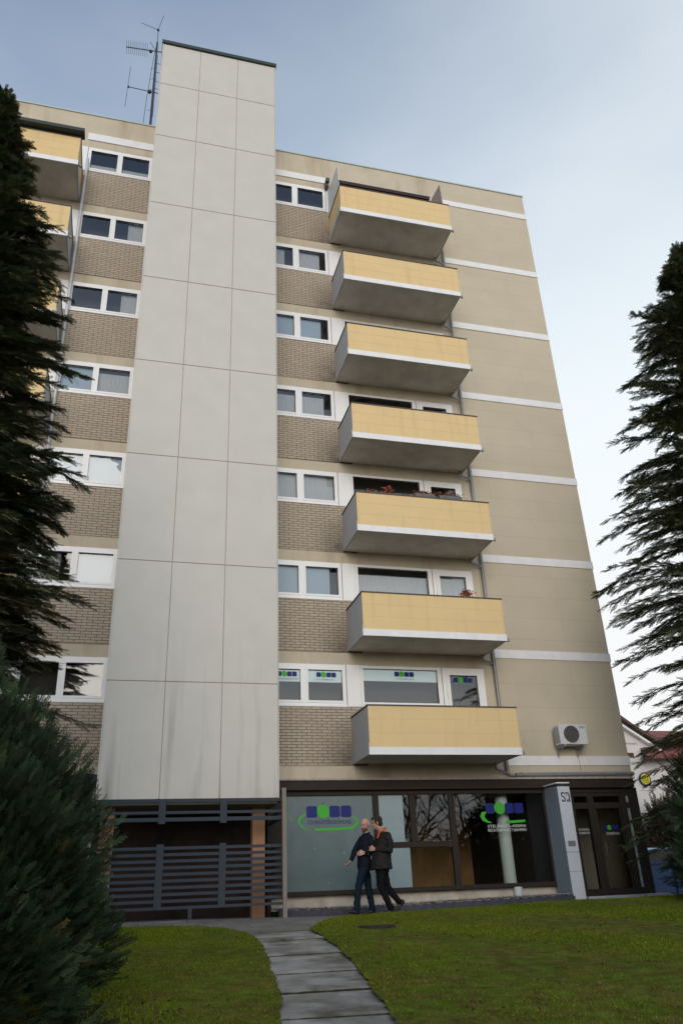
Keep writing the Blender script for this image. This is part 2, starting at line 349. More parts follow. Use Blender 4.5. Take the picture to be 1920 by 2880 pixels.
# slab path leading to the forecourt
b = MB(); yj = [-5.15, -6.2, -7.65, -9.0, -10.12, -11.25, -12.4, -13.5, -14.6, -15.7, -16.8]
for i in range(len(yj) - 1):
    ya, yb = yj[i+1] + .02, yj[i] - .02; dz = random.uniform(0, .006); sk = random.uniform(-.012, .012)
    n = 5; base = len(b.v)
    for t in range(n):
        Y = ya + (yb - ya) * t / (n - 1)
        for s_, X in ((-1, pl(Y) - .05), (1, pr(Y) + .05)):
            z = float(zg(X, Y)) + .012 + dz + sk * s_ * .3 + .020 * (1 - t / (n - 1)) ** 1.5
            b.v += [(X, Y + s_ * sk, z), (X, Y + s_ * sk, z - .05)]
    for t in range(n - 1):
        o = base + t * 4; b.f += [(o, o+2, o+6, o+4), (o, o+4, o+5, o+1), (o+2, o+3, o+7, o+6)]
    b.f += [(base, base+1, base+3, base+2), (base+4*(n-1), base+4*(n-1)+2, base+4*(n-1)+3, base+4*(n-1)+1)]
tag(b.build('path', m_slabpath), kind='structure')
b = MB()      # dark moss and soil swelling out of the slab joints
for j_, Y in enumerate(yj[:-1]):
    th = (.5, .5, 1.1, .5, 1.5, .5, .9, .8, 1, 1)[j_]
    pts = []; rr = []
    for k in range(19):
        X = pl(Y) - .02 + (pr(Y) - pl(Y) + .04) * k / 18; pts.append((X, Y + random.uniform(-.004, .004), float(zg(X, Y)) + .016)); rr.append(.0085 * th * random.uniform(.6, 1.2))
    b.tube(pts, rr, 6)
tag(b.build('joint_soil', mat('joint_moss', (.05, .048, .034), .95, var=.4, vscale=20, spec=.05)), kind='structure')

# grass blades (uncountable): one mesh of small blades
def blades(fa, fb, y0, y1, n, name, label, ymax_x):
    Y = y0 + (y1 - y0) * rng.random(n) ** .85
    A = np.array([fa(y) for y in Y]); B = np.array([fb(y) for y in Y])
    X = A + (B - A) * rng.random(n)
    h = rng.uniform(.010, .028, n) * (1 + .5 * np.sin(X * 2.1 + 1.3 * np.sin(Y * 1.7)) * .5); wd = rng.uniform(.003, .006, n) * (1 + (Y + 18) * .05)
    an = rng.uniform(0, 2 * PI, n); lx = rng.normal(0, .4, n) * h; ly = rng.normal(0, .4, n) * h
    Z = zg(X, Y) + .042
    v = np.empty((n, 3, 3)); c, s = np.cos(an) * wd, np.sin(an) * wd
    v[:, 0] = np.stack([X - c, Y - s, Z], 1); v[:, 1] = np.stack([X + c, Y + s, Z], 1); v[:, 2] = np.stack([X + lx, Y + ly, Z + h], 1)
    me = bpy.data.meshes.new(name); me.vertices.add(3 * n); me.vertices.foreach_set('co', v.ravel())
    me.loops.add(3 * n); me.loops.foreach_set('vertex_index', np.arange(3 * n)); me.polygons.add(n)
    me.polygons.foreach_set('loop_start', np.arange(0, 3 * n, 3)); me.polygons.foreach_set('loop_total', np.full(n, 3))
    patch = .5 + .5 * np.sin(X * 1.1 + 2.0 * np.sin(Y * .9 + X * .4)) * np.cos(Y * 1.6 + np.sin(X * 2.3))
    patch = np.clip(patch * .7 + rng.random(n) * .5, 0, 1)
    dry = (rng.random(n) < .12).astype(float)
    col = np.stack([.55 + .75 * patch + dry * 1.3, .75 + .45 * patch + dry * .4, .7 + .3 * patch + dry * 1.2, np.ones(n)], 1) * np.append(rng.uniform(.75, 1.2, (n, 1)) * np.ones((1, 3)), np.ones((n, 1)), 1)
    ca = me.color_attributes.new('tint', 'FLOAT_COLOR', 'POINT'); ca.data.foreach_set('color', np.repeat(col, 3, 0).ravel())
    me.materials.append(m_grass); me.update(); o = bpy.data.objects.new(name, me); COL.objects.link(o)
    return tag(o, label, 'grass', kind='stuff')
blades(rl, lambda Y: 12.5, -15.5, -2.88, 230000, 'grass', 'short mossy lawn grass right of the slab path', 12)
blades(lr, lambda Y: -5.0, -15.5, -3.12, 110000, 'grass', 'short lawn grass between the slab path and the dark bush', 5)

# ------------------------------------------------------------------ the apartment building
H = 2.75; NF = 7
BX0, BX1, ROOF = -16.0, 10.54, 24.50
B = thing('apartment_building', (3.0, 0.0, 1.0), 'tall beige apartment block with white window bands, yellow balconies and a panelled stair tower', 'apartment building')
TX0, TX1, TY = -2.705, .905, -1.75
UR = (.98, 2.96); UL = (-4.74, -2.76)
holes = []
for i in range(NF):
    z0, z1 = 5.51 + H * i, 6.55 + H * i
    holes += [(.95, 6.70, z0, z1), (-9.0, -2.73, z0, z1)]
shop = (1.27, 8.0, 1.36, 3.50); door = (8.30, 10.45, 1.10, 3.55)
b = MB()
holes_wall(b, BX0, 6.95, 3.80, ROOF, holes)
b.build('facade_wall', m_plaster, B)
b = MB(); holes_wall(b, 6.95, BX1, 3.80, ROOF, []); 
b.quad((BX1,0,3.80),(BX1,13,3.80),(BX1,13,ROOF),(BX1,0,ROOF)); b.build('boarded_wall', m_board, B)
b = MB(); b.box(BX0, BX1 - .02, .50, 13, 3.80, ROOF - .1)
b.build('core_wall', m_dark, B)
b = MB(); b.box(BX0, BX1 + .03, -.03, 13.03, ROOF, ROOF + .05); b.build('roof_flashing', m_flash, B)
# brick panels under the windows
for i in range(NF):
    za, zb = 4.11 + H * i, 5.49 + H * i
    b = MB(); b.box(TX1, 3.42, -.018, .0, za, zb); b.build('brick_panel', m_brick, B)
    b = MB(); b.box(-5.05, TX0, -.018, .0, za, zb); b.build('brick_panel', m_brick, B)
# white bands
for i in range(8):
    za = 4.105 + H * i
    b = MB(); b.box(7.06, BX1 + .015, -.022, .0, za, za + .235); b.build('white_band', m_white, B)
b = MB(); b.box(TX1, 3.0, -.03, .0, 23.31, 23.58); b.build('white_band', m_white, B)
b = MB(); b.box(-4.80, TX0, -.03, .0, 23.36, 23.66); b.build('white_band', m_white, B)

# stair tower
tw = MB(); tw.box(TX0 + .015, TX1 - .015, TY + .014, 2.8, 3.22, 26.25); tower = tw.build('stair_tower', m_joint, B)
zj = [3.20] + [5.58 + H * i for i in range(7)] + [24.39, 26.29]
xj = [TX0, TX0 + 1.19, TX0 + 2.39, TX1]; g = .016
b = MB()
for j in range(len(zj) - 1):
    for i in range(3): b.box(xj[i] + (0 if i == 0 else g/2), xj[i+1] - (0 if i == 2 else g/2), TY, TY + .012, zj[j] + g * .6, zj[j+1] - g * .6)
    for x_ in (TX0 , TX1 - .014):
        b.box(x_, x_ + .014, TY + .034, 2.8, zj[j] + g, zj[j+1] - g * .6)
b.build('panel_cladding', m_panel, tower)
b = MB(); b.box(TX0 - .05, TX1 + .05, TY - .06, 2.9, 26.29, 26.42); b.build('tower_cap', m_cap, tower)
b = MB(); b.box(TX0 - .03, TX0 - .004, TY - .012, TY + .03, 3.2, 26.28); b.box(TX1 + .004, TX1 + .02, TY - .012, TY + .03, 3.2, 26.28)
b.build('corner_trim', m_panel, tower)

# windows ---------------------------------------------------------------
def curtain(x0, x1, z0, z1, y, name, parent, m=m_curt, wave=.010, freq=45):
    b = MB(); n = max(8, int((x1 - x0) / .02)); ph = random.uniform(0, 6)
    for k in range(n + 1):
        x = x0 + (x1 - x0) * k / n
        yy = y + wave * math.sin(x * freq * 2 + ph) + wave * .5 * math.sin(x * freq * 4.7 + ph * 2)
        b.v += [(x, yy, z0), (x, yy * 1.0, z1)]
    for k in range(n): b.f.append((2*k, 2*k+2, 2*k+3, 2*k+1))
    return b.build(name, m, parent, smooth=True)
def sash(frame_b, x0, x1, z0, z1, w=.055, y=-.012, d=.05):
    frame_b.box(x0 - w, x1 + w, y, y + d, z0 - w, z0); frame_b.box(x0 - w, x1 + w, y, y + d, z1, z1 + w)
    frame_b.box(x0 - w, x0, y, y + d, z0, z1); frame_b.box(x1, x1 + w, y, y + d, z0, z1)
def logo(x, z, w, y, parent, name='company_logo', gap=True, txt=None, seg=4):
    """row of blue squares with a green round fruit shape second, arc and lettering"""
    s = w / 4.25; gb = MB()
    for k in (0, 2, 3): 
        x0 = x + k * s * 1.08 + (s * .02 if k else 0); c = s * .12
        bb = MB(); bb.quad(*[(px, y, pz) for px, pz in ((x0+c, z), (x0+s-c, z), (x0+s, z+c), (x0+s, z+s-c), (x0+s-c, z+s), (x0+c, z+s), (x0, z+s-c), (x0, z+c))]); bb.build('blue_square', m_blue, parent)
    cx, cz, R_ = x + 1.58 * s, z + .52 * s, .60 * s
    gb.quad(*[(cx + R_ * math.cos(a) * (1 - .06 * math.cos(3 * a)), y, cz + R_ * math.sin(a) * (1 - .05 * math.sin(2 * a))) for a in np.linspace(0, 2 * PI, 25)[:-1]])
    o = None
    st = MB(); st.quad((cx - .03*s, y, cz + R_), (cx + .05*s, y, cz + R_), (cx + .10*s, y, cz + R_ + .16*s), (cx - .0*s, y, cz + R_ + .16*s))
    return o, gb, st
m_logoc = m_green
for i in range(NF):
    dz = H * i; za, zb = 5.51 + dz, 6.55 + dz; pz0, pz1 = 5.645 + dz, 6.405 + dz
    for side in (0, 1):
        if side == 0: ux0, ux1, panes, pan = .955, 2.96, ((1.07, 1.80), (1.995, 2.86)), (2.975, 3.335)
        else: ux0, ux1, panes, pan = -4.74, -2.735, ((-4.64, -3.835), (-3.68, -2.86)), (-5.10, -4.755)
        fb = MB()
        holes_wall(fb, ux0, ux1, za, zb, [(p[0], p[1], pz0, pz1) for p in panes], .0, .07)
        for p in panes: sash(fb, p[0], p[1], pz0, pz1)
        fb.box(ux0, ux1, -.035, .0, za - .02, za + .02)
        win = fb.build('window', m_pvc, B)
        for k, p in enumerate(panes):
            gb = MB(); gb.quad((p[0], .045, pz0), (p[1], .045, pz0), (p[1], .045, pz1), (p[0], .045, pz1)); gb.build('pane', m_glass, win)
            # what hangs behind each pane
            style = {(0,6):'dark',(0,5):'half',(0,4):'blind',(0,3):'curt',(0,2):'net',(0,1):'blind',(0,0):'film',
                     (1,6):'lace',(1,5):'part' if k else 'dark',(1,4):'part' if k else 'dark',(1,3):'curt' if k else 'blind',(1,2):'blind',(1,1):'blind' if k else 'half',(1,0):'dark'}[(side, i)]
            if style in ('curt', 'net', 'half', 'part'):
                a, c = p[0], p[1]
                if style == 'half' and k: c = c - .16
                if style == 'half' and not k: c = c - .25
                if style == 'part': a = a + .38
                if style in ('curt',) and side == 0 and k: c = c - .18
                curtain(a, c, pz0, pz1 - (.08 if style == 'curt' else 0), .14, 'curtain', win, wave=.007 if style == 'net' else .012)
            if style == 'lace': curtain(p[0], p[1], pz0, pz0 + .28, .12, 'curtain', win)
            if style == 'blind':
                bb = MB(); c = p[1] - (.20 if side == 0 and k else 0); bb.box(p[0], c, .12, .125, pz0, pz1); bb.build('roller_blind', mat('blue_grey_blind', (.34, .42, .50), .8), win)
            if style == 'film':
                bb = MB(); bb.quad((p[0]+.001, .052, pz1 - .30), (p[1]-.001, .052, pz1 - .30), (p[1]-.001, .052, pz1), (p[0]+.001, .052, pz1)); bb.build('window_film', m_film, win)
                o, gg, st = logo(p[0] + (.15 if k == 0 else .22), pz1 - .17, .50, .040, win)
                gg.build('green_emblem', m_green, win)
                text_mesh('GO ENUIZEENDOMUND', p[0] + .2, pz1 - .25, .035, .48, .040, 'lettering', m_pillar, win)
        pb = MB(); pb.box(pan[0], pan[1], -.008, .06, za, zb); pb.box(pan[0] + .17, pan[0] + .178, -.012, -.008, za, zb)
        pb.build('white_panel', m_pvc, B)
        if side == 0:   # balcony window and door
            fb = MB(); q0, q1 = 5.45 + dz, 6.485 + dz
            big = (3.41, 5.39, 5.62 + dz, 6.47 + dz); dr = (5.73, 6.49, 5.10 + dz, 6.36 + dz)
            holes_wall(fb, 3.34, 5.515, 5.51 + dz, 6.548 + dz, [big], .0, .07); sash(fb, *big, w=.05)
            win = fb.build('balcony_window', m_pvc, B)
            gb = MB(); gb.quad((big[0], .045, big[2]), (big[1], .045, big[2]), (big[1], .045, big[3]), (big[0], .045, big[3])); gb.build('pane', m_glass, win)
            db = MB(); holes_wall(db, 5.53, 6.70, 5.51 + dz, 6.548 + dz, [dr], .0, .07); sash(db, *dr, w=.10, y=-.02)
            db.box(5.62, 5.65, -.05, -.02, 5.78 + dz, 5.93 + dz)
            dw = db.build('balcony_door', m_pvc, B)
            gb = MB(); gb.quad((dr[0], .045, 5.51 + dz), (dr[1], .045, 5.51 + dz), (dr[1], .045, dr[3]), (dr[0], .045, dr[3])); gb.build('pane', m_glass, dw)
            if i == 1:
                curtain(big[0], big[1], big[2], big[3] - .16, .15, 'curtain', win); curtain(dr[0], dr[1], 5.51 + dz, dr[3], .13, 'curtain', dw)
            if i == 0:
                bb = MB(); bb.quad((big[0]+.001, .052, big[3] - .30), (big[1]-.001, .052, big[3] - .30), (big[1]-.001, .052, big[3]), (big[0]+.001, .052, big[3])); bb.build('window_film', m_film, win)
                o, gg, st = logo(4.25, big[3] - .17, .52, .040, win); gg.build('green_emblem', m_green, win)
                text_mesh('GO ENUIZEENDOMUND', 4.3, big[3] - .25, .035, .48, .040, 'lettering', m_pillar, win)
                o, gg, st = logo(5.85, dr[3] - .17, .52, .040, dw); gg.build('green_emblem', m_green, dw)
                text_mesh('GO ENUIZEENDOMUND', 5.9, dr[3] - .25, .035, .48, .040, 'lettering', m_pillar, dw)

# balconies -------------------------------------------------------------
def balcony(x0, x1, i, mirror=False):
    dz = H * i; y0 = -1.41; zb, zw, zp, ztp = 4.135 + dz, 4.135 + dz, 4.305 + dz, 5.225 + dz
    b = MB(); b.box(x0 + .004, x1 - .004, y0 + .02, 0.0, 4.15 + dz, 4.29 + dz); slab = b.build('balcony', m_slab, B)
    b = MB(); b.box(x0, x1, y0 - .012, y0 + .02, zb, zp - .004); b.build('white_slab_edge', m_white, slab)
    b = MB(); b.box(x0 + .02, x1 - .02, y0, y0 + .03, zp, ztp); b.build('front_panel', m_yel, slab)
    b = MB()
    for zz in (zp + .31, zp + .62): b.box(x0 + .02, x1 - .02, y0 - .0015, y0 - .0002, zz, zz + .004)
    b.build('panel_seams', mat('seam_line', (.50, .37, .19), .8), slab)
    ms = m_yel if (i == 6) else m_side
    for xs_ in ((x0 + .02, x0 + .045), (x1 - .045, x1 - .02)):
        b = MB(); b.box(xs_[0] , xs_[1], y0 + .034, -.004, 4.42 + dz, ztp - .01); b.build('side_panel', ms, slab)
    for xs_ in ((x0 , x0 + .03), (x1 - .03, x1)):
        b = MB(); b.box(xs_[0], xs_[1], y0 + .022, -.004, 4.14 + dz, 4.41 + dz); b.build('side_upstand', m_side if i != 6 else m_side, slab)
    b = MB(); b.box(x0 - .0, x1 + .0, y0 - .02, y0 + .055, ztp, ztp + .028)
    b.box(x0, x0 + .055, y0 + .055, -.0, ztp, ztp + .028); b.box(x1 - .055, x1, y0 + .055, 0, ztp, ztp + .028); b.build('handrail', m_rail, slab)
    # drainage spout at the outer corner and a bracket behind it
    sx = x1 if not mirror else x1
    b = MB(); b.tube([(sx - .03, y0 + .08, 4.22 + dz), (sx + .07, y0 + .08, 4.215 + dz)], .032, 10); b.tube([(sx + .07, y0 + .08, 4.215 + dz), (sx + .07, y0 + .08, 4.15 + dz)], .034, 10)
    b.build('drain_spout', m_zinc, slab)
    if not mirror:
        b = MB(); b.tube([(sx - .12, -.12, 4.14 + dz), (sx - .08, -.12, 4.0 + dz), (sx + .05, -.11, 3.97 + dz), (6.99, -.1, 3.90 + dz)], .028, 8); b.build('drain_branch', m_zinc, slab)
    return slab
for i in range(NF):
    s_ = balcony(3.03, 6.77, i)
    if i == 6:
        b = MB(); b.box(3.06, 6.12, -1.40, -1.20, 21.86, 21.98); b.build('awning_cassette', mat('dark_red_awning', (.045, .02, .02), .7), s_)
        b = MB(); b.box(3.04, 6.15, -1.41, -1.17, 21.98, 22.0); b.build('awning_cover', m_flash, s_)
        b = MB(); b.v = [(3.04,-1.36,21.75),(3.04,-.02,21.75),(3.04,-.02,22.9),(3.04,-1.30,22.75),(3.06,-1.36,21.75),(3.06,-.02,21.75),(3.06,-.02,22.9),(3.06,-1.30,22.75)]
        b.f = [(0,1,2,3),(7,6,5,4),(0,4,5,1),(1,5,6,2),(2,6,7,3),(3,7,4,0)]; b.build('privacy_screen', mat('pale_screen_sheet', (.55, .60, .60), .4), s_)
        b = MB(); b.v = [(6.58,-1.36,21.75),(6.58,-.02,21.75),(6.58,-.02,22.9),(6.58,-1.30,22.75),(6.60,-1.36,21.75),(6.60,-.02,21.75),(6.60,-.02,22.9),(6.60,-1.30,22.75)]
        b.f = [(0,1,2,3),(7,6,5,4),(0,4,5,1),(1,5,6,2),(2,6,7,3),(3,7,4,0)]; b.build('privacy_screen', mat('brown_screen_sheet', (.32, .27, .23), .6), s_)
    if i == 4:
        b = MB(); b.box(3.1, 6.0, -1.30, -1.12, 16.30, 16.33); b.build('inner_rail', m_white, s_)
for i in range(NF):
    s_ = balcony(-8.54, -4.80, i, True)
    if i == 6:
        b = MB(); b.box(-8.5, -4.72, -1.62, -1.30, 21.80, 21.92); b.build('awning_cassette', m_cap, s_)
b = MB(); b.box(3.0 - .06, 3.0 + .04, -.22, -.0, 23.0, 23.32); b.box(2.93, 3.05, -.30, -.18, 23.14, 23.30); b.build('awning_bracket', m_rail, B)

# downpipes and gutter
b = MB(); b.tube([(6.99, -.10, ROOF - .9), (6.99, -.10, 4.02), (7.0, -.10, 3.93), (7.06, -.12, 3.86), (7.2, -.13, 3.85)], .042, 10)
for i in range(8): b.lathe((6.99, -.10, 4.9 + H * i * .97), [(.052, 0), (.052, .04)], 10)
b.build('downpipe', m_zinc, B, smooth=False)
b = MB(); b.tube([(-4.71, -.12, 22.4), (-4.71, -.12, 1.1)], .045, 10)
for i in range(15): b.lathe((-4.71, -.12, 2 + 1.4 * i), [(.055, 0), (.055, .05)], 10)
b.build('downpipe', m_whitepipe, B)
b = MB(); b.tube([(7.15, -.2, 3.855), (10.46, -.2, 3.875)], .05, 12); 
for x_ in (7.3, 8.5, 9.6, 10.4): b.lathe((x_, -.2, 3.86), [(.058, -.02), (.058, .02)], 10, 'x')
b.build('gutter', m_zinc, B)
b = MB(); b.box(TX1 + .02, 10.47, -.20, -.002, 3.755, 3.795); b.build('fascia_flashing', mat('weathered_flashing', (.36, .33, .29), .8, var=.3, vscale=14), B)
b = MB(); b.box(1.0, 10.44, -.17, .30, 3.545, 3.75); b.build('shop_fascia', m_brown, B)
b = MB(); b.box(1.0, 10.42, -.06, .10, 3.44, 3.541); b.build('shop_head_frame', m_brown, B)
# left of the tower: dark fascia and roller shutter
b = MB(); b.box(-9, TX0 - .03, -.10, .0, 3.74, 3.92); b.build('side_fascia', m_anth, B)
b = MB(); b.box(-9, TX0 - .03, -.02, .02, 1.0, 3.74)
for k in range(26): b.box(-9, TX0 - .09, -.05, -.02, 1.1 + k * .10, 1.16 + k * .10)
b.build('roller_shutter', m_anth, B)

# ground floor shop front
GZ = 1.0
b = MB(); b.box(1.05, 8.05, .10, .35, .7, 1.36); b.build('plinth_wall', mat('cream_plinth', (.52, .48, .41), .85, var=.1, vscale=4, stain=(3, 3, .5, .8, (.3, .26, .2), 3, .5)), B)
fr = MB()
fr.box(1.05, 8.0, -.05, .08, 1.36, 1.445)            # sill
for a, c, z0, z1 in ((1.05,1.325,1.445,3.44),(3.47,3.61,1.445,3.44),(4.375,4.525,2.405,3.44),(5.37,5.515,1.445,3.44),(7.875,8.0,1.445,3.44)): fr.box(a, c, -.04, .06, z0, z1)
fr.box(3.61, 5.37, -.038, .058, 2.285, 2.40)
shopf = fr.build('shop_window', m_brown, B)
def pane(x0, x1, z0, z1, y, m, name, par): q = MB(); q.quad((x0,y,z0),(x1,y,z0),(x1,y,z1),(x0,y,z1)); return q.build(name, m, par)
pane(1.32, 3.475, 1.44, 3.445, .0, m_frost, 'frosted_pane', shopf)
pane(3.60, 4.22, 2.395, 3.445, .0, m_frost2, 'frosted_pane', shopf); pane(4.22, 4.38, 2.395, 3.445, .0, m_shopglass, 'pane', shopf)
pane(4.52, 5.375, 2.395, 3.445, .0, m_shopglass, 'pane', shopf)
pane(3.60, 4.32, 1.44, 2.29, .0, m_frost2, 'frosted_pane', shopf); pane(4.32, 5.375, 1.44, 2.29, .0, m_shopglass, 'pane', shopf)
pane(5.51, 7.88, 1.44, 3.445, .0, m_shopglass, 'pane', shopf)
# big logo on frosted pane
o, gg, st = logo(1.885, 2.965, 1.06, -.006, shopf); gg.build('green_emblem', m_green, shopf); st.build('emblem_stalk', m_blue, shopf)
text_mesh('GO ENUIZEENDOMUND', 1.90, 2.82, .085, 1.06, -.006, 'lettering', m_blue, shopf)
def arc(pts, ws, y, par, m):
    q = MB(); 
    for k, ((x, z), w_) in enumerate(zip(pts, ws)):
        a = pts[max(k-1,0)]; c = pts[min(k+1,len(pts)-1)]; t = Vector((c[0]-a[0], c[1]-a[1])).normalized(); nrm_ = (-t.y*w_/2, t.x*w_/2)
        q.v += [(x+nrm_[0], y, z+nrm_[1]), (x-nrm_[0], y, z-nrm_[1])]
    for k in range(len(pts)-1): q.f.append((2*k, 2*k+1, 2*k+3, 2*k+2))
    return q.build('green_arc', m, par)
arc([(1.88,3.03),(1.80,3.01),(1.74,2.97),(1.71,2.91),(1.71,2.86),(1.75,2.80),(1.83,2.74),(1.93,2.70)], [.02,.04,.05,.05,.05,.045,.035,.01], -.006, shopf, m_green)
arc([(2.07,2.705),(2.3,2.705),(2.6,2.71),(2.85,2.72),(2.95,2.73),(3.04,2.78),(3.09,2.85),(3.08,2.90),(3.03,2.95),(2.95,2.975)], [.05,.05,.05,.05,.055,.055,.05,.045,.035,.01], -.006, shopf, m_green)
# second logo on the clear pane
o, gg, st = logo(6.32, 2.985, 1.0, -.006, shopf); gg.build('green_emblem', m_green, shopf)
arc([(6.32,3.02),(6.24,2.98),(6.22,2.92),(6.25,2.86),(6.34,2.80),(6.44,2.78)], [.04,.10,.12,.09,.05,.02], -.006, shopf, m_green)
arc([(6.82,2.79),(7.0,2.79),(7.2,2.80),(7.34,2.81)], [.06,.06,.06,.05], -.006, shopf, m_green)
text_mesh('STEUERBER-ASSENI', 6.33, 2.665, .065, 1.0, -.006, 'lettering', m_wtext, shopf)
text_mesh('RECHTSANWALT BAHMEN', 6.33, 2.575, .065, 1.0, -.006, 'lettering', m_wtext, shopf)
# interior behind the glass
b = MB(); b.box(1.05, 10.45, 5.0, 5.1, .9, 3.8); b.box(1.05, 1.12, .36, 5.0, .9, 3.8); b.build('room_back_wall', mat('warm_room_wall', (.34, .21, .09), .9, var=.4, vscale=1.2), B)
b = MB(); b.box(1.05, 10.45, .36, 5.0, .95, 1.2); b.build('room_floor', mat('room_floor', (.16, .10, .07), .6), B)
b = MB(); b.box(1.05, 10.45, .30, 5.0, 3.56, 3.79); b.build('room_ceiling', mat('room_ceiling', (.20, .19, .18), .9), B)
b = MB(); b.lathe((6.92, .36, 1.2), [(.155, 0), (.155, 2.36)], 24); b.lathe((6.92, .0, .98), [(.10, 0), (.10, .38)], 16); b.build('round_column', mat('white_column_paint', (.52, .60, .60), .7), B, smooth=False)
b = MB(); b.box(8.0, 8.25, .05, 5.0, .95, 3.56); b.build('room_partition', m_dark, B)
# pillar with the house number
pil = MB(); pil.v = [(7.86,-.83,.9),(8.185,-.83,.9),(8.30,-.02,.9),(7.93,-.02,.9),(7.86,-.83,3.50),(8.185,-.83,3.50),(8.30,-.02,3.56),(7.93,-.02,3.56)]
pil.f = [(0,3,2,1),(4,5,6,7),(0,1,5,4),(1,2,6,5),(2,3,7,6),(3,0,4,7)]
pill = pil.build('entrance_pillar', m_pillar, B)
b = MB(); b.box(7.862, 8.183, -.842, -.831, 1.0, 1.62); b.box(7.862, 8.183, -.842, -.831, 1.63, 2.03); b.box(7.862, 8.183, -.842, -.831, 2.045, 3.49); b.build('front_plate', m_pillarf, pill)
b = MB(); b.box(7.85, 8.195, -.85, -.02, 3.565, 3.59); b.build('pillar_cap', m_pvc, pill)
b = MB(); b.box(7.93, 8.12, -.850, -.843, 2.16, 2.28); b.build('doorbell_plate', mat('grey_metal_plate', (.16, .17, .18), .5), pill)
def stroke(pts, w_, y, q):
    q.tube([(x, y, z) for x, z in pts], w_, 6)
q = MB(); q2 = MB()
sx, sz = 7.935, 3.155   # S
P_ = [(.085,.165),(.075,.19),(.05,.2),(.02,.19),(.008,.16),(.012,.125),(.035,.105),(.065,.095),(.085,.07),(.085,.035),(.065,.008),(.04,.0),(.018,.012),(.006,.04)]
stroke([(sx + x, sz + z) for x, z in P_], .014, -.846, q)
P9 = [(.012,.165),(.02,.19),(.045,.2),(.07,.19),(.085,.16),(.098,.115),(.100,.085),(.088,.055),(.062,.040),(.085,.035),(.098,.018),(.085,.002),(.05,.0),(.028,.012),(.022,.035)]
stroke([(sx + .112 + x, sz + z) for x, z in P9], .014, -.846, q); stroke([(sx + .112 + .018, sz + .135), (sx + .112 + .032, sz + .128)], .013, -.846, q)
q.build('house_number', m_black, pill)

# entrance door unit
fr = MB()
for a, c, z0, z1 in ((8.30,8.72,1.10,3.44),(9.10,9.27,1.10,3.44),(10.02,10.20,1.10,3.44),(10.42,10.56,1.10,3.55)): fr.box(a, c, -.04, .08, z0, z1)
fr.box(8.30, 10.42, -.038, .078, 3.06, 3.20); fr.box(8.30, 10.42, -.038, .078, 3.30 + .05, 3.44)
fr.box(8.30, 10.42, -.037, .077, 1.10, 1.24)
fr.box(10.28, 10.42, -.036, .07, 1.24, 3.35); fr.box(9.27, 9.33, -.025, .05, 1.24, 3.06); fr.box(9.96, 10.02, -.025, .05, 1.24, 3.06)
dr = fr.build('entrance_door', m_brown, B)
q = MB(); q.box(8.3, 10.44, 2.2, 2.3, 1.2, 3.55); q.build('lobby_inner_wall', mat('lobby_grey_wall', (.42, .40, .34), .9), B)
pane(8.71, 9.11, 3.19, 3.36, .0, m_shopglass, 'pane', dr); pane(9.26, 10.03, 3.19, 3.36, .0, m_shopglass, 'pane', dr)
pane(8.71, 9.11, 1.23, 3.07, .0, m_shopglass, 'pane', dr); pane(9.32, 9.97, 1.23, 3.07, .0, m_shopglass, 'pane', dr)
b = MB(); b.box(10.205, 10.275, -.03, .0, 1.24, 3.35); b.build('pale_edge_strip', mat('pale_green_glass_edge', (.30, .36, .31), .3, var=.3, vscale=8), dr)
b = MB(); b.tube([(9.36, -.06, 1.9), (9.36, -.11, 1.95), (9.36, -.11, 2.25), (9.36, -.06, 2.3)], .018, 8); b.build('door_handle', m_rail, dr)
o, gg, st = logo(9.45, 2.56, .42, -.006, dr); gg.build('green_emblem', m_green, dr)
text_mesh('STEUERBERATUNG', 9.5, 2.44, .06, .36, -.006, 'lettering', m_wtext, dr)
text_mesh('RECHTSANWALT', 8.75, 2.55, .05, .30, -.006, 'lettering', m_wtext, dr); text_mesh('STEUERBERATER', 8.75, 2.47, .05, .30, -.006, 'lettering', m_wtext, dr)
b = MB(); b.box(8.30, 10.60, -.75, .35, .92, 1.09); b.build('entrance_step', mat('pale_step_tile', (.40, .45, .45), .4, spec=.6), B)
b = MB(); b.box(10.46, 10.54, .10, 12, .9, 3.8); b.build('ground_floor_side_wall', m_plaster, B)
b = MB(); b.box(BX0, TX0, .55, .6, .9, 3.79); b.box(BX0, BX1 - .1, 12.4, 12.9, .9, 3.8); b.build('ground_floor_rear_wall', m_dark, B)
# open hall below the tower
b = MB(); b.box(TX0, 1.05, .30, .4, .9, 3.79); b.build('lobby_wall', mat('dark_lobby_glazing', (.022, .013, .010), .6, var=.5, vscale=2.5, spec=.2), B)
b = MB(); b.box(TX0, TX1, TY + .04, .28, 3.10, 3.19); b.box(TX0 - .0, TX1, -.15, -.02, 3.19, 3.78); b.build('tower_soffit', mat('olive_soffit', (.22, .20, .15), .9), B)
for (a, c, y0, y1) in ((-2.62, -2.34, -1.3, -1.02), (.46, .72, -1.2, -.94)):
    b = MB(); b.box(a, c, y0, y1, .9, 3.10); b.build('lobby_column', mat('terracotta_plaster', (.34, .19, .11), .85, var=.1, vscale=3), B)
b = MB(); b.box(.97, 1.05, -.1, .29, .95, 3.5); b.build('lobby_pier', m_brown, B)

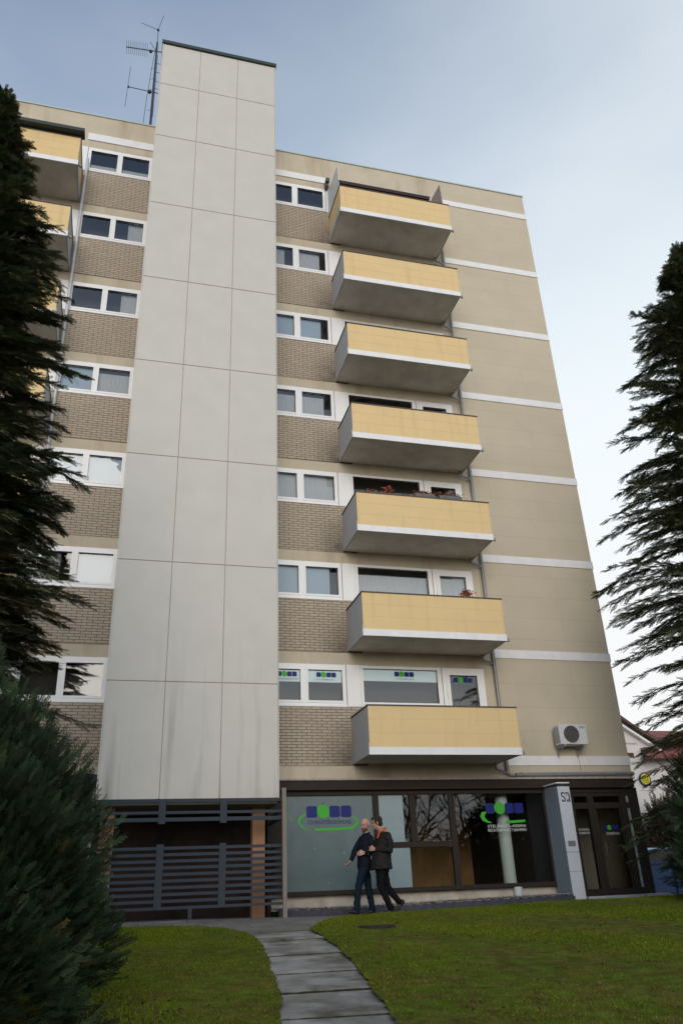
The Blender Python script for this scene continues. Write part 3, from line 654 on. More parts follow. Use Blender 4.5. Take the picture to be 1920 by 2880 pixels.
# kerb and gravel bed
b = MB(); nk = 30
for k in range(nk):
    x0, x1 = 1.05 + (7.83 - 1.05) * k / nk, 1.05 + (7.83 - 1.05) * (k + 1) / nk - .004
    n = len(b.v); za, zc = float(zt(x0)), float(zt(x1))
    b.v += [(x0,-.98,za-.05),(x1,-.98,zc-.05),(x1,-.90,zc-.05),(x0,-.90,za-.05),(x0,-.98,za+.135),(x1,-.98,zc+.12),(x1,-.90,zc+.12),(x0,-.90,za+.135)]
    b.f += [tuple(n+i for i in q) for q in ((0,3,2,1),(4,5,6,7),(0,1,5,4),(1,2,6,5),(2,3,7,6),(3,0,4,7))]
tag(b.build('kerb_stone', mat('slate_kerb', (.050, .052, .068), .6, var=.2, vscale=8)), 'low slate grey kerb edging the gravel bed under the shop window', 'kerb')
b = MB()
for k in range(2600):
    x, y = random.uniform(1.1, 7.85), random.uniform(-.88, .08); r = random.uniform(.012, .034); z = float(zt(x)) + .135 + r * .3 + random.uniform(0, .02)
    n = len(b.v); a = random.uniform(0, 6)
    pts = [(math.cos(a + t) * r * random.uniform(.7, 1.2), math.sin(a + t) * r * random.uniform(.7, 1.2)) for t in (0, 1.3, 2.5, 3.8, 5.0)]
    b.v += [(x + p[0], y + p[1], z) for p in pts] + [(x, y, z + r * .7), (x, y, z - r * .5)]
    for t in range(5): b.f += [(n+t, n+(t+1)%5, n+5), (n+(t+1)%5, n+t, n+6)]
tag(b.build('gravel', mat('pebbles', (.27, .24, .23), .9, var=.6, vscale=22)), 'pale pebbles filling the bed between kerb and shop plinth', 'gravel', kind='stuff')
b = MB(); b.box(1.05, 7.86, -.90, .10, .8, 1.075); tag(b.build('gravel_bed_soil', m_soil), kind='structure')

# slatted screen under the tower
sc = thing('slatted_screen', (-.8, -1.8, 1.0), 'anthracite horizontal slat screen standing in front of the dark hall under the stair tower', 'screen')
for nm, rows, za, zb in (('upper_slats', [(3.135, 3.195), (2.915, 2.967), (2.775, 2.848)], 2.73, 3.19), ('lower_slats', [(2.26 - k * .1165, 2.315 - k * .1165) for k in range(9)] + [(1.21, 1.262)], 1.21, 2.36)):
    b = MB()
    for z0, z1 in rows: b.box(TX0 + .02, .98, -1.83, -1.80, z0, z1); b.box(.95, .98, -1.799, -.3, z0, z1)
    b.build(nm, m_anth, sc)
    for x0, x1 in ((-1.51, -1.375), (-.30, -.165)):
        b = MB(); b.box(x0, x1, -1.845, -1.831, za, zb); b.build('stile', m_anth, sc)
b = MB(); b.box(-.86, -.79, -1.83, -1.78, .98, 1.21); b.build('leg', m_anth, sc)
b = MB(); b.box(.955, 1.035, -1.93, -1.86, .95, 3.38); b.build('post', mat('weathered_beige_post', (.22, .19, .15), .8), sc)
b = MB(); b.box(-2.80, -2.74, -1.93, -1.86, 1.0, 3.40); b.build('post', mat('weathered_beige_post', (.22, .19, .15), .8), sc)

# air conditioner
ac = thing('air_conditioner', (8.83, -.05, 4.55), 'white outdoor air conditioning unit with round fan grille bracketed on the beige wall', 'air conditioner')
b = MB(); b.box(8.40, 9.18, -.42, -.12, 4.56, 5.06); b.build('casing', mat('off_white_enamel', (.60, .61, .61), .4, var=.03), ac, bevel=.015)
b = MB(); b.lathe((8.72, -.452, 4.815), [(.205, 0), (.205, .03)], 32, 'y'); b.build('fan_guard', mat('dark_fan_guard', (.06, .06, .06), .6), ac)
b = MB()
for r in (.06, .10, .14, .18, .205): b.tube([(8.72 + r * math.cos(t), -.457, 4.815 + r * math.sin(t)) for t in np.linspace(0, 2 * PI, 25)], .004, 4, cap=False)
for t in np.linspace(0, 2 * PI, 9)[:-1]: b.tube([(8.72, -.457, 4.815), (8.72 + .205 * math.cos(t), -.457, 4.815 + .205 * math.sin(t))], .003, 4)
b.build('grille', mat('grey_wire', (.16, .16, .16), .5), ac)
for x_ in (8.47, 9.02):
    b = MB(); b.box(x_, x_ + .04, -.46, -.0, 4.51, 4.555); b.box(x_, x_ + .04, -.04, -.0, 4.30, 4.51); b.tube([(x_ + .02, -.02, 4.34), (x_ + .02, -.38, 4.52)], .014, 6); b.build('bracket', mat('galvanised_bracket', (.38, .38, .37), .5, metal=.5), ac)
b = MB(); b.box(8.392, 8.399, -.40, -.14, 4.62, 5.0)
for k in range(9): b.box(8.385, 8.392, -.40, -.14, 4.63 + k * .042, 4.645 + k * .042)
b.build('side_louvre', m_side, ac)
b = MB(); b.box(8.98, 9.14, -.423, -.4205, 4.96, 5.02); b.build('badge', mat('pale_blue_badge', (.25, .42, .50), .5), ac)
b = MB(); b.tube([(9.03, -.2, 4.56), (9.04, -.04, 4.45), (9.06, -.03, 4.2), (9.07, -.03, 3.98)], .007, 6); b.build('drain_hose', mat('yellowed_hose', (.45, .38, .25), .6), ac)

# rooftop antenna
an = thing('tv_antenna', (-2.98, 1.5, 24.5), 'tall thin tv antenna mast on the roof left of the stair tower', 'antenna')
m_ant = mat('antenna_metal', (.05, .05, .055), .5, metal=.5)
b = MB(); b.tube([(-2.97, 1.5, 24.5), (-3.01, 1.5, 31.0)], [.05, .035], 8); b.build('mast', m_ant, an)
b = MB(); b.tube([(-3.01, 1.5, 30.9), (-3.02, 1.5, 31.76)], .012, 6); b.tube([(-3.02, 1.5, 31.75), (-3.66, 1.5, 31.95)], .010, 5); b.tube([(-3.02, 1.5, 31.75), (-2.86, 1.5, 32.68)], .010, 5)
b.lathe((-3.02, 1.5, 31.70), [(.04, 0), (.05, .05), (.03, .1)], 8); b.build('whip_aerial', m_ant, an)
b = MB(); b.tube([(-4.11, 1.5, 30.36), (-2.70, 1.5, 30.5)], .020, 6)
for k in range(11): x_ = -4.1 + k * .075; b.tube([(x_, 1.22, 30.36 + (x_+4.1)*.1), (x_, 1.78, 30.36 + (x_+4.1)*.1)], .007, 4); b.tube([(x_, 1.5, 30.28 + (x_+4.1)*.1), (x_, 1.5, 30.44 + (x_+4.1)*.1)], .007, 4)
b.lathe((-3.22, 1.5, 30.40), [(.05, -.05), (.07, 0), (.05, .05)], 8); b.tube([(-3.27, 1.5, 30.95), (-3.02, 1.5, 30.45)], .012, 5); b.build('yagi_boom', m_ant, an)
b = MB(); b.tube([(-3.87, 1.5, 28.19), (-2.74, 1.5, 28.15)], .016, 6); b.tube([(-3.875, 1.5, 29.30), (-3.918, 1.5, 27.09)], .009, 5)
b.lathe((-3.12, 1.5, 28.1), [(.06, 0), (.08, .05), (.06, .1)], 8); b.lathe((-3.87, 1.5, 28.15), [(.03, 0), (.04, .04), (.03, .08)], 8)
for k, z in enumerate((29.8, 29.3, 28.8, 28.4)): b.tube([(-3.02, 1.5, z), (-2.74, 1.5, z - .03)], .008, 4)
b.build('dipole', m_ant, an)
b = MB(); b.tube([(-3.02, 1.5, 31.0), (-3.10, 1.6, 30.1), (-3.2, 1.6, 28.0), (-3.30, 1.6, 24.5)], .010, 5); b.tube([(-2.95, 1.45, 30.2), (-2.93, 1.45, 26.8)], .008, 5)
for z in (29.5, 28.9, 28.3, 27.2): b.tube([(-3.16, 1.55, z), (-2.93, 1.45, z - .02)], .006, 4)
b.build('stay_wire', m_ant, an)

# ------------------------------------------------------------------ balcony flowers
def leafy(c, r, h, n, size, m, name, parent, cols=((1,1,1),)):
    P = rng.normal(0, .45, (n, 3)) * np.array([r[0], r[1], h]) + np.array(c); 
    v = np.empty((n, 4, 3)); a = rng.normal(size=(n, 3)); a /= np.linalg.norm(a, axis=1)[:, None]; bb = np.cross(a, rng.normal(size=(n, 3))); bb /= np.linalg.norm(bb, axis=1)[:, None]
    s = size * rng.uniform(.6, 1.3, (n, 1)); v[:, 0] = P - a * s; v[:, 1] = P + bb * s * .5; v[:, 2] = P + a * s; v[:, 3] = P - bb * s * .5
    return raw_mesh(v.reshape(-1, 3), 4, n, name, m, parent, np.repeat(np.array(cols)[rng.integers(0, len(cols), n)] * rng.uniform(.6, 1.3, (n, 1)), 4, 0))
def raw_mesh(v, k, n, name, m, parent=None, col=None):
    o0 = np.array(ORG.get(parent, (0, 0, 0))) if parent else np.zeros(3)
    me = bpy.data.meshes.new(name); me.vertices.add(len(v)); me.vertices.foreach_set('co', (v - o0).ravel())
    me.loops.add(k * n); me.loops.foreach_set('vertex_index', np.arange(k * n)); me.polygons.add(n)
    me.polygons.foreach_set('loop_start', np.arange(0, k * n, k)); me.polygons.foreach_set('loop_total', np.full(n, k))
    if col is not None:
        ca = me.color_attributes.new('tint', 'FLOAT_COLOR', 'POINT'); ca.data.foreach_set('color', np.append(col, np.ones((len(col), 1)), 1).ravel())
    me.materials.append(m); me.update(); o = bpy.data.objects.new(name, me); COL.objects.link(o)
    if parent: o.parent = parent; ORG[o] = ORG.get(parent, (0, 0, 0))
    return o
m_flower = mat('dried_flowers', (.20, .10, .07), .8, attr='tint')
zr5 = 5.225 + 2 * H
for x0, x1, lab in ((4.72, 5.27, 'grey window box of faded plants on the third balcony rail, nearer the middle'), (5.40, 6.05, 'grey window box of faded plants on the third balcony rail, nearer the right end')):
    t = thing('planter_box', ((x0+x1)/2, -1.25, zr5 + .03), lab, 'planter', 'window boxes on the balcony rail')
    b = MB(); b.box(x0, x1, -1.34, -1.14, zr5 + .03, zr5 + .17); b.build('trough', mat('grey_planter', (.12, .13, .13), .7, var=.2), t, bevel=.01)
    leafy(((x0+x1)/2, -1.24, zr5 + .22), ((x1-x0)*.6, .12, 0), .08, 260, .03, m_flower, 'plants', t, ((1.5,1.2,1),(.6,.9,.5),(1.8,.5,.4)))
for (x, z, h, lab) in ((4.02, zr5 + .18, .26, 'red flowering pot plant behind the third balcony rail'), (3.5, zr5 + .10, .16, 'small pot plant left of the red one behind the third balcony rail'), (4.45, zr5 + .06, .12, 'pale leaved plant beside the grey window box'), (5.92, 5.225 + H + .16, .22, 'dried potted plant at the right end of the second balcony rail')):
    t = thing('pot_plant', (x, -1.2, z - .2), lab, 'plant')
    b = MB(); b.lathe((x, -1.2, z - .2), [(.07, 0), (.10, .14)], 12); b.build('pot', mat('terracotta_pot', (.22, .10, .06), .8), t)
    leafy((x, -1.2, z + .02), (.16, .12, 0), h * .6, 220, .035, m_flower, 'plants', t, ((2.8,.5,.35),(.5,.8,.4),(1.2,1.0,.8)) if h > .2 else ((2.6,2.4,2.0),(.6,.8,.5)))

# ------------------------------------------------------------------ foliage
def frond_template(n=9, seed=0, w=.028, side=.42, droop=.12):
    """unit-length flat spray: narrow leaf-scale twiglets on both sides of a stem; quads"""
    r = np.random.default_rng(seed); Q = []
    def blade(p, d, L_, wd):
        s = np.cross(d, (0, 0, 1)); s = s / (np.linalg.norm(s) + 1e-9) * wd
        Q.append([p - s * .6, p + d * L_ * .45 - s, p + d * L_, p + d * L_ * .45 + s])
    blade(np.zeros(3), np.array([1, 0, -.05]), 1.0, w * .7)
    for k in range(n):
        t = .12 + .82 * k / n
        for sgn in (-1, 1):
            a = math.radians(r.uniform(28, 52)) * sgn; L_ = side * (1 - t * .75) * r.uniform(.7, 1.15)
            d = np.array([math.cos(a), math.sin(a), -droop * r.uniform(.3, 2.2)])
            p = np.array([t, 0, -.05 * t]); blade(p, d, L_, w)
            if k % 2 == 0:
                a2 = a + math.radians(30) * sgn * -1; d2 = np.array([math.cos(a2), math.sin(a2), -droop * r.uniform(0, 2.6)])
                blade(p + d * L_ * .4, d2, L_ * .6, w * .8)
    return np.array(Q)      # (q,4,3)
def scatter(T, P, D, U, Sc, col):
    """copy template T with x axis D, z axis U, scale Sc at points P"""
    D = D / np.linalg.norm(D, axis=1)[:, None]; Yv = np.cross(U, D); Yv /= np.linalg.norm(Yv, axis=1)[:, None] + 1e-9; Zv = np.cross(D, Yv)
    R_ = np.stack([D, Yv, Zv], 2)                      # columns
    v = np.einsum('nij,qkj->nqki', R_, T) * Sc[:, None, None, None] + P[:, None, None, :]
    n = len(P); q = len(T); return v.reshape(-1, 3), n * q, np.repeat(col, q * 4, 0)
def conifer(base, prof, n_br, name, label, seed, group=None, rmin=.62, shade=1.0, longs=(), spray=.30, dens=30):
    """prof: list of (height above base, radius)"""
    r = np.random.default_rng(seed); hs = [p[0] for p in prof]; rs = [p[1] for p in prof]; top = hs[-1]
    t = thing(name, base, label, 'tree', group); bx, by, bz = base
    tb = MB(); tb.tube([(bx, by, bz - .1), (bx + .03, by, bz + top * .5), (bx, by, bz + top * .97)], [.17, .10, .02], 10); tb.build('trunk', m_bark, t)
    lb = MB(); P, D, U, Sc, C = [], [], [], [], []
    specs = []
    for k in range(n_br):
        h = top * (k + r.random()) / n_br; specs.append((h, r.uniform(0, 2 * PI), np.interp(h, hs, rs) * r.uniform(rmin, 1.05)))
    specs += [(h, math.radians(a), R_) for h, a, R_ in longs]
    for h, az, Rr in specs:
        Rr *= 1 + .10 * math.sin(h * 3.3 + az) + .07 * math.sin(h * 7.1 + 2 * az)
        Rr = max(Rr, .12); dr_ = np.array([math.cos(az), math.sin(az), 0]); h0 = max(.1, h - Rr * r.uniform(.15, .35))
        if h > top * .93: h0 = h - Rr * .9
        n = 7; pts = []
        for j in range(n):
            s = j / (n - 1); z = h0 + (h - h0) * math.sin(s * PI * .62) * 1.05 - .10 * Rr * s ** 3
            side = np.array([-dr_[1], dr_[0], 0]) * .10 * Rr * math.sin(s * 3 + az * 5)
            pts.append(np.array([bx, by, bz + z]) + dr_ * Rr * s * .96 + side)
        lb.tube([tuple(p) for p in pts], [.022 * (1 - .85 * j / (n - 1)) + .003 for j in range(n)], 4, cap=False)
        ns = int(16 + Rr * dens); tint = r.uniform(.5, 1.5) * shade; warm = r.uniform(-.1, .18)
        for j in range(ns):
            s = .14 + .86 * (j + r.random() * .6) / ns; f = s * (n - 1); a = min(int(f), n - 2); p = pts[a] * (1 - (f - a)) + pts[a+1] * (f - a)
            tan = pts[a+1] - pts[a]; tan /= np.linalg.norm(tan); sgn = 1 if j % 2 else -1
            yaw = math.radians(r.uniform(15, 60)) * sgn * (1.15 - .75 * s); c_, s_ = math.cos(yaw), math.sin(yaw)
            d = np.array([tan[0] * c_ - tan[1] * s_, tan[0] * s_ + tan[1] * c_, tan[2] * .6 + r.uniform(-.55, .30)])
            P.append(p); D.append(d); U.append(np.array([r.uniform(-.5, .5), r.uniform(-.5, .5), 1.0]))
            Sc.append(spray * r.uniform(.6, 1.15) * (1.15 - .40 * s)); g_ = tint * r.uniform(.55, 1.45)
            C.append([g_ * (1 + warm), g_, g_ * (1 - warm * .5)])
    P, D, U, Sc, C = map(np.array, (P, D, U, Sc, C))
    vs, nq, cs = [], 0, []
    for q in range(3):
        T = frond_template(9, seed + q, w=.030); mk = np.arange(len(P)) % 3 == q
        v, n, c = scatter(T, P[mk], D[mk], U[mk], Sc[mk], C[mk]); vs.append(v); nq += n; cs.append(c)
    lb.build('branches', m_bark, t)
    raw_mesh(np.concatenate(vs), 4, nq, 'crown', m_leaf, t, np.concatenate(cs)); return t
zb_ = float(zg(-5.1, -9))
con1 = conifer((-5.1, -9.0, zb_), [(0, 2.1), (1.5, 2.3), (2.6, 2.0), (3.3, 1.75), (4.4, 1.95), (5.5, 1.78), (7.1, 1.66), (8.6, 1.42), (10.3, 1.08), (11.7, .60), (12.5, .30), (13.0, .08)], 1300,
        'conifer_tree', 'tall dark conifer at the left edge, rising in front of the left balconies', 11, shade=1.0, rmin=.66, dens=44, spray=.25,
        longs=[(q_h, q_a, 1.66 + .20 * math.sin(q_h * 5 + q_a)) for q_h in [1.6 + .115 * k for k in range(42)] for q_a in (-48 + (q_h * 37) % 22, -18 + (q_h * 53) % 24, 14 + (q_h * 71) % 26)] + [(4.45, 5, 2.1), (3.7, -8, 1.9), (6.2, -3, 1.85), (9.2, 8, 1.55), (10.4, -6, 1.3), (8.6, -12, 1.7), (5.0, 14, 1.95), (4.3, -25, 2.0), (5.4, -5, 1.9), (7.0, 10, 1.9), (2.9, -12, 2.3), (8.0, 15, 1.65)])
zb_ = float(zg(12.6, -4.5)); K_ = 1.18
conifer((12.55, -4.5, zb_), [(h * K_, r_ * K_) for h, r_ in [(0, 3.7), (1, 3.8), (2.6, 3.6), (4.6, 3.2), (5.6, 3.45), (8.1, 2.95), (10.2, 2.45), (11.5, 1.95), (13.0, 1.25), (14.0, .55), (14.6, .1)]], 1000,
        'conifer_tree', 'shaggy dark conifer at the right edge, standing beyond the lawn against the pale sky', 23, shade=1.15,
        longs=[(h * K_, a_, r_ * K_) for h, a_, r_ in [(5.7, 182, 3.75), (5.5, 170, 3.6), (7.0, 185, 3.1), (4.6, 190, 3.6), (10.3, 183, 2.75), (2.3, 180, 3.95), (1.6, 186, 4.1), (3.3, 175, 3.8), (9.3, 172, 2.6), (11.6, 190, 2.2), (12.4, 180, 1.9), (6.3, 176, 3.5)]], spray=.36, dens=24, rmin=.74)
# the low juniper bush at bottom left
def bush(c, R3, n, name, label, seed, m, cat='bush', spray=.20, upb=.55):
    r = np.random.default_rng(seed); t = thing(name, c, label, cat)
    u = r.normal(size=(n, 3)); u[:, 2] = np.abs(u[:, 2]) * 1.1 - .25; u /= np.linalg.norm(u, axis=1)[:, None]
    lump = 1 + .13 * np.sin(u[:, 0] * 7 + u[:, 2] * 9 + 1) * np.cos(u[:, 1] * 8 + u[:, 2] * 5) + .06 * np.sin(u[:, 0] * 19 + u[:, 1] * 17)
    rad = lump * (.42 + .58 * r.random(n) ** .33)
    P = u * rad[:, None] * np.array(R3) + np.array(c) + np.array([0, 0, R3[2] * .28]); P[:, 2] = np.maximum(P[:, 2], c[2] + .05)
    D = u * 1.0 + np.array([0, 0, upb]) + r.normal(0, .28, (n, 3)); U = r.normal(size=(n, 3)) + np.array([0, 0, .4])
    cl = .75 + .5 * np.sin(P[:, 0] * 3 + P[:, 2] * 4) * np.sin(P[:, 1] * 3.3 + P[:, 2] * 2.2); g_ = cl * r.uniform(.4, 1.7, n)
    C = np.stack([g_, g_, g_], 1); br = r.random(n) < .05; C[br] *= (2.0, 1.0, .8)
    Sc = spray * r.uniform(.6, 1.2, n); vs, nq, cs = [], 0, []
    for q in range(3):
        T = frond_template(9, seed + q, w=.022, side=.36, droop=-.05); mk = np.arange(n) % 3 == q
        v, k, cc = scatter(T, P[mk], D[mk], U[mk], Sc[mk], C[mk]); vs.append(v); nq += k; cs.append(cc)
    b = MB()
    for k in range(16):
        a = r.uniform(0, 6.28); e = r.uniform(.3, 1.2); b.tube([tuple(c), (c[0] + math.cos(a) * R3[0] * .3, c[1] + math.sin(a) * R3[1] * .3, c[2] + R3[2] * .5 * e), (c[0] + math.cos(a) * R3[0] * .6, c[1] + math.sin(a) * R3[1] * .6, c[2] + R3[2] * e * .9)], [.04, .025, .008], 5)
    b.build('stems', m_bark, t); raw_mesh(np.concatenate(vs), 4, nq, 'foliage', m, t, np.concatenate(cs)); return t
bush((-4.0, -11.0, float(zg(-4, -11))), (1.5, 1.55, 2.15), 32000, 'juniper_bush', 'big dark green feathery bush filling the lower left corner', 31, m_leafb)
bush((9.6, -5.2, float(zg(9.6, -5.2))), (1.7, 1.5, 2.6), 9000, 'juniper_bush', 'dense dark evergreen bush under the right conifer beside the entrance', 37, m_leafb, spray=.26)
# litter below the bush
r = np.random.default_rng(5); n = 9000
X = -2.9 + r.normal(0, .55, n); Y = -11.6 + r.normal(0, .9, n); Z = zg(X, Y) + .035 + r.random(n) * .02; s = r.uniform(.008, .022, n); a = r.uniform(0, 6.28, n)
v = np.stack([np.stack([X + s * np.cos(a + k), Y + s * np.sin(a + k), Z + r.normal(0, .006, n)], 1) for k in (0, 1.4, 3.1, 4.6)], 1)
o = raw_mesh(v.reshape(-1, 3), 4, n, 'leaf_litter', mat('fallen_needles', (.10, .05, .03), .9, attr='tint'), None, np.repeat(r.uniform(.4, 1.3, (n, 1)) * np.ones((1, 3)), 4, 0))
tag(o, 'reddish brown fallen needles on the ground at the foot of the bush', 'leaf litter', kind='stuff')
n = 900
X = r.uniform(-2, 11, n); Y = -3.0 - 11 * r.random(n) ** 1.2; Z = zg(X, Y) + .075; s = r.uniform(.012, .028, n); a = r.uniform(0, 6.28, n)
kp = (X > np.array([pr(y) for y in Y]) + .1) | (X < np.array([pl(y) for y in Y]) - .1); X, Y, Z, s, a = X[kp], Y[kp], Z[kp], s[kp], a[kp]; n = len(X)
v = np.stack([np.stack([X + s * np.cos(a + k), Y + s * np.sin(a + k) * .7, Z + r.normal(0, .007, n)], 1) for k in (0, 1.4, 3.1, 4.6)], 1)
o = raw_mesh(v.reshape(-1, 3), 4, n, 'fallen_leaves', mat('dead_leaf', (.15, .075, .03), .9, attr='tint'), None, np.repeat(r.uniform(.3, 1.6, (n, 1)) * np.ones((1, 3)), 4, 0))
tag(o, 'small brown fallen leaves scattered over the lawns', 'leaves', kind='stuff')
b = MB(); zc_ = float(zg(1.72, -5.55)); b.lathe((1.72, -5.55, zc_ + .07), [(.30, -.05), (.30, 0), (.27, .004)], 28)
tag(b.build('manhole_cover', mat('rusty_iron', (.035, .028, .02), .8, var=.3, vscale=20)), 'round dark manhole cover sunk in the right lawn', 'manhole cover')

# bare trees: seen beyond the right edge and mirrored in the shop window
def bare_tree(name, base, h, seed, label, group=None, depth=5):
    r = random.Random(seed); t = thing(name, base, label, 'tree', group); tb = MB(); bb = MB()
    def grow(p, d, L_, rad, lev):
        pts = [p]; q = Vector(p); dd = Vector(d)
        for k in range(4):
            dd = (dd + Vector((r.uniform(-.16, .16), r.uniform(-.16, .16), r.uniform(-.02, .12) - (.10 if lev > 3 else 0)))).normalized(); q = q + dd * L_ / 4; pts.append(tuple(q))
        (tb if lev == 0 else bb).tube(pts, [rad * (1 - .11 * k) for k in range(5)], 7 if lev < 2 else 4, cap=False)
        if lev >= depth: return
        for k in range(r.choice((3, 4)) if lev < 3 else 3):
            s = r.uniform(.45, 1) if k else 1.0; P0 = Vector(pts[int(s * 4)]); a = r.uniform(0, 2 * PI); sp = r.uniform(.45, .95)
            o = dd.orthogonal().normalized(); o = (Matrix.Rotation(a, 3, dd) @ o)
            grow(tuple(P0), (dd + o * sp).normalized(), L_ * r.uniform(.58, .78), rad * .55, lev + 1)
    grow(base, (0, 0, 1), h * .36, h * .018, 0)
    tb.build('trunk', m_bark, t); bb.build('branches', m_bark, t); return t
t0 = bare_tree('bare_tree', (12.5, -33, -.8), 15, 3, 'leafless street tree mirrored in the shop window, leftmost of the three', 'bare trees across the street mirrored in the glass')
def copy_tree(o, loc, rz, sc_):
    c = o.copy(); COL.objects.link(c); c.location = loc; c.rotation_euler.z = rz; c.scale = (sc_,) * 3
    for ch in o.children:
        d = ch.copy(); COL.objects.link(d); d.parent = c
    return c
for x, y, rz, s_, w_ in ((15, -31, 2.4, 1.0, 'middle'), (18.5, -33, 3.9, 1.1, 'rightmost')): copy_tree(t0, (x, y, -.8), rz, s_)['label'] = 'leafless street tree mirrored in the shop window, %s of the three' % w_
ordn = ['leftmost', 'second from the left', 'third from the left', 'fourth from the left', 'fifth from the left', 'sixth from the left', 'seventh from the left', 'eighth from the left', 'ninth from the left', 'fourth from the right', 'third from the right', 'second from the right', 'rightmost']
for k, x in enumerate((-24, -20, -16.3, -12.5, -8.8, -5, -1.2, 2.6, 6.5, 9.6, 24.5, 28, 32)):
    c = copy_tree(con1, (x, -31 - (k * 7 % 5) * .6, -.6), k * 1.3, .72 + (k * 5 % 7) * .03); c['label'] = 'dark conifer across the street behind the photographer, %s in the row' % ordn[k]; c['group'] = 'conifers across the street'

# ------------------------------------------------------------------ houses beyond, right
hw = thing('white_house', (24.0, 19.0, 1.0), 'white rendered house with dark verge and red tiled wing beyond the right corner', 'house')
m_render = mat('white_render', (.66, .64, .63), .9, var=.04, vscale=1)
m_tile = mat('red_roof_tiles', (.20, .075, .065), .85, var=.25, vscale=5, bump=.6, bscale=12)
b = MB(); b.prism([(17.0, .8), (25.2, .8), (25.2, 5.9), (23.1, 7.45), (20.75, 8.95), (17.0, 6.8)], 16.0, 26.0); b.build('wall', m_render, hw)
m_verge = mat('brown_verge', (.10, .07, .055), .8)
b = MB()
for (xa, za), (xb, zb) in (((20.75, 9.02), (22.0, 8.14)), ((22.0, 8.14), (23.0, 7.62)), ((23.0, 7.62), (25.4, 7.60)), ((16.6, 6.7), (20.75, 9.02))):
    b.v += [(xa, 15.7, za), (xb, 15.7, zb), (xb, 26.3, zb), (xa, 26.3, za), (xa, 15.7, za + .16), (xb, 15.7, zb + .16), (xb, 26.3, zb + .16), (xa, 26.3, za + .16)]
    n = len(b.v) - 8; b.f += [tuple(n+i for i in q) for q in ((0,3,2,1),(4,5,6,7),(0,1,5,4),(1,2,6,5),(2,3,7,6),(3,0,4,7))]
b.build('roof', m_verge, hw)
b = MB()
for (xa, za, xb, zb) in ((21.2, 8.35, 23.5, 6.9),): b.v += [(xa, 15.75, za), (xb, 15.75, zb), (xb, 15.85, zb), (xa, 15.85, za), (xa, 15.75, za + .12), (xb, 15.75, zb + .12), (xb, 15.85, zb + .12), (xa, 15.85, za + .12)]; b.f += [(0,3,2,1),(4,5,6,7),(0,1,5,4),(1,2,6,5),(2,3,7,6),(3,0,4,7)]
b.build('verge_board', m_white, hw)
b = MB(); b.v = [(21.9, 15.2, 6.85), (30, 15.2, 6.85), (30, 18.2, 8.6), (23.0, 18.2, 8.6), (21.9, 15.2, 6.72), (30, 15.2, 6.72), (30, 18.2, 8.45), (23.0, 18.2, 8.45)]
b.f = [(0,1,2,3),(7,6,5,4),(4,5,1,0),(5,6,2,1),(6,7,3,2),(7,4,0,3)]; b.build('wing_roof', m_tile, hw)
b = MB(); b.box(22.6, 29.5, 15.98, 24, .8, 6.9); b.build('wing_wall', m_render, hw)
b = MB(); b.box(21.40, 21.72, 15.97, 15.999, 6.88, 7.10); b.build('window', mat('brown_window_recess', (.10, .045, .03), .7), hw)
b = MB(); b.box(20.9, 22.0, 15.96, 15.999, 7.52, 7.58); b.box(20.9, 21.9, 15.96, 15.999, 6.62, 6.68); b.build('string_course', m_side, hw)
sg = thing('round_sign', (22.04, 15.9, 5.87), 'yellow disc sign with dark blue rim on the white house wall', 'sign')
b = MB(); b.lathe((22.04, 15.90, 5.87), [(.31, 0), (.31, .05)], 32, 'y'); b.build('rim', mat('sign_dark_blue', (.02, .035, .12), .5), sg)
b = MB(); b.lathe((22.04, 15.89, 5.87), [(.25, 0), (.25, .009)], 32, 'y'); b.build('face', mat('sign_yellow', (.55, .52, .02), .5), sg)
b = MB(); b.tube([(22.04 + .15 * math.cos(t), 15.885, 5.87 + .17 * math.sin(t)) for t in np.linspace(0, 2 * PI, 21)], .010, 5, cap=False)
b.tube([(22.05, 15.885, 5.74), (22.05, 15.885, 6.0)], .012, 5); b.tube([(21.97, 15.885, 5.9), (21.99, 15.885, 5.86)], .02, 5); b.tube([(22.14, 15.885, 5.8), (22.14, 15.885, 5.97)], .010, 5); b.tube([(21.93, 15.885, 5.8), (22.15, 15.885, 5.8)], .010, 5)
b.build('emblem', mat('sign_olive', (.20, .18, .01), .5), sg)
text_mesh('SHOWESTR', 21.80, 5.46, .07, .5, 15.97, 'caption', m_side, hw)
b = MB(); b.box(21.80, 22.35, 15.97, 15.99, 5.36, 5.385); b.build('caption_rule', m_side, hw)
# hedge and shrubs in front of the house, pole, blue skip, van
bush((21.9, 14.6, 1.0), (1.1, .8, 2.7), 1500, 'tall_shrub', 'tall reddish brown shrub in front of the white house', 41, mat('brown_shrub_leaf', (.075, .045, .032), .85, attr='tint'), spray=.7, cat='shrub')
bush((23.3, 14.2, 1.0), (1.1, .8, 2.9), 1500, 'tall_shrub', 'tall dark green shrub beside the pale pole', 42, m_leafb, spray=.7, cat='shrub')
bush((23.4, 24.5, 4.6), (1.6, 1.5, 3.2), 900, 'pine_tree', 'distant small pine top showing above the house roof', 43, m_leaf, spray=.9, cat='tree')
b = MB(); b.tube([(20.95, 12.5, .95), (20.95, 12.5, 4.4)], .06, 10); b.lathe((20.95, 12.5, 4.4), [(.075, 0), (.075, .05), (.02, .08)], 10); tag(b.build('post', mat('pale_post_paint', (.50, .48, .42), .7)), 'slim pale post standing before the shrubs at the right', 'post')
sk = thing('skip_container', (16.0, 6.6, 1.0), 'dark blue metal container behind the entrance at the right', 'container')
m_sk = mat('dark_blue_steel', (.012, .045, .13), .5, var=.15, vscale=2)
b = MB(); b.prism([(14.1, 1.02), (18.0, 1.02), (18.4, 1.93), (13.9, 1.93)], 6.0, 7.8); b.build('hull', m_sk, sk)
b = MB(); b.box(13.85, 18.45, 5.95, 6.03, 1.90, 1.97)
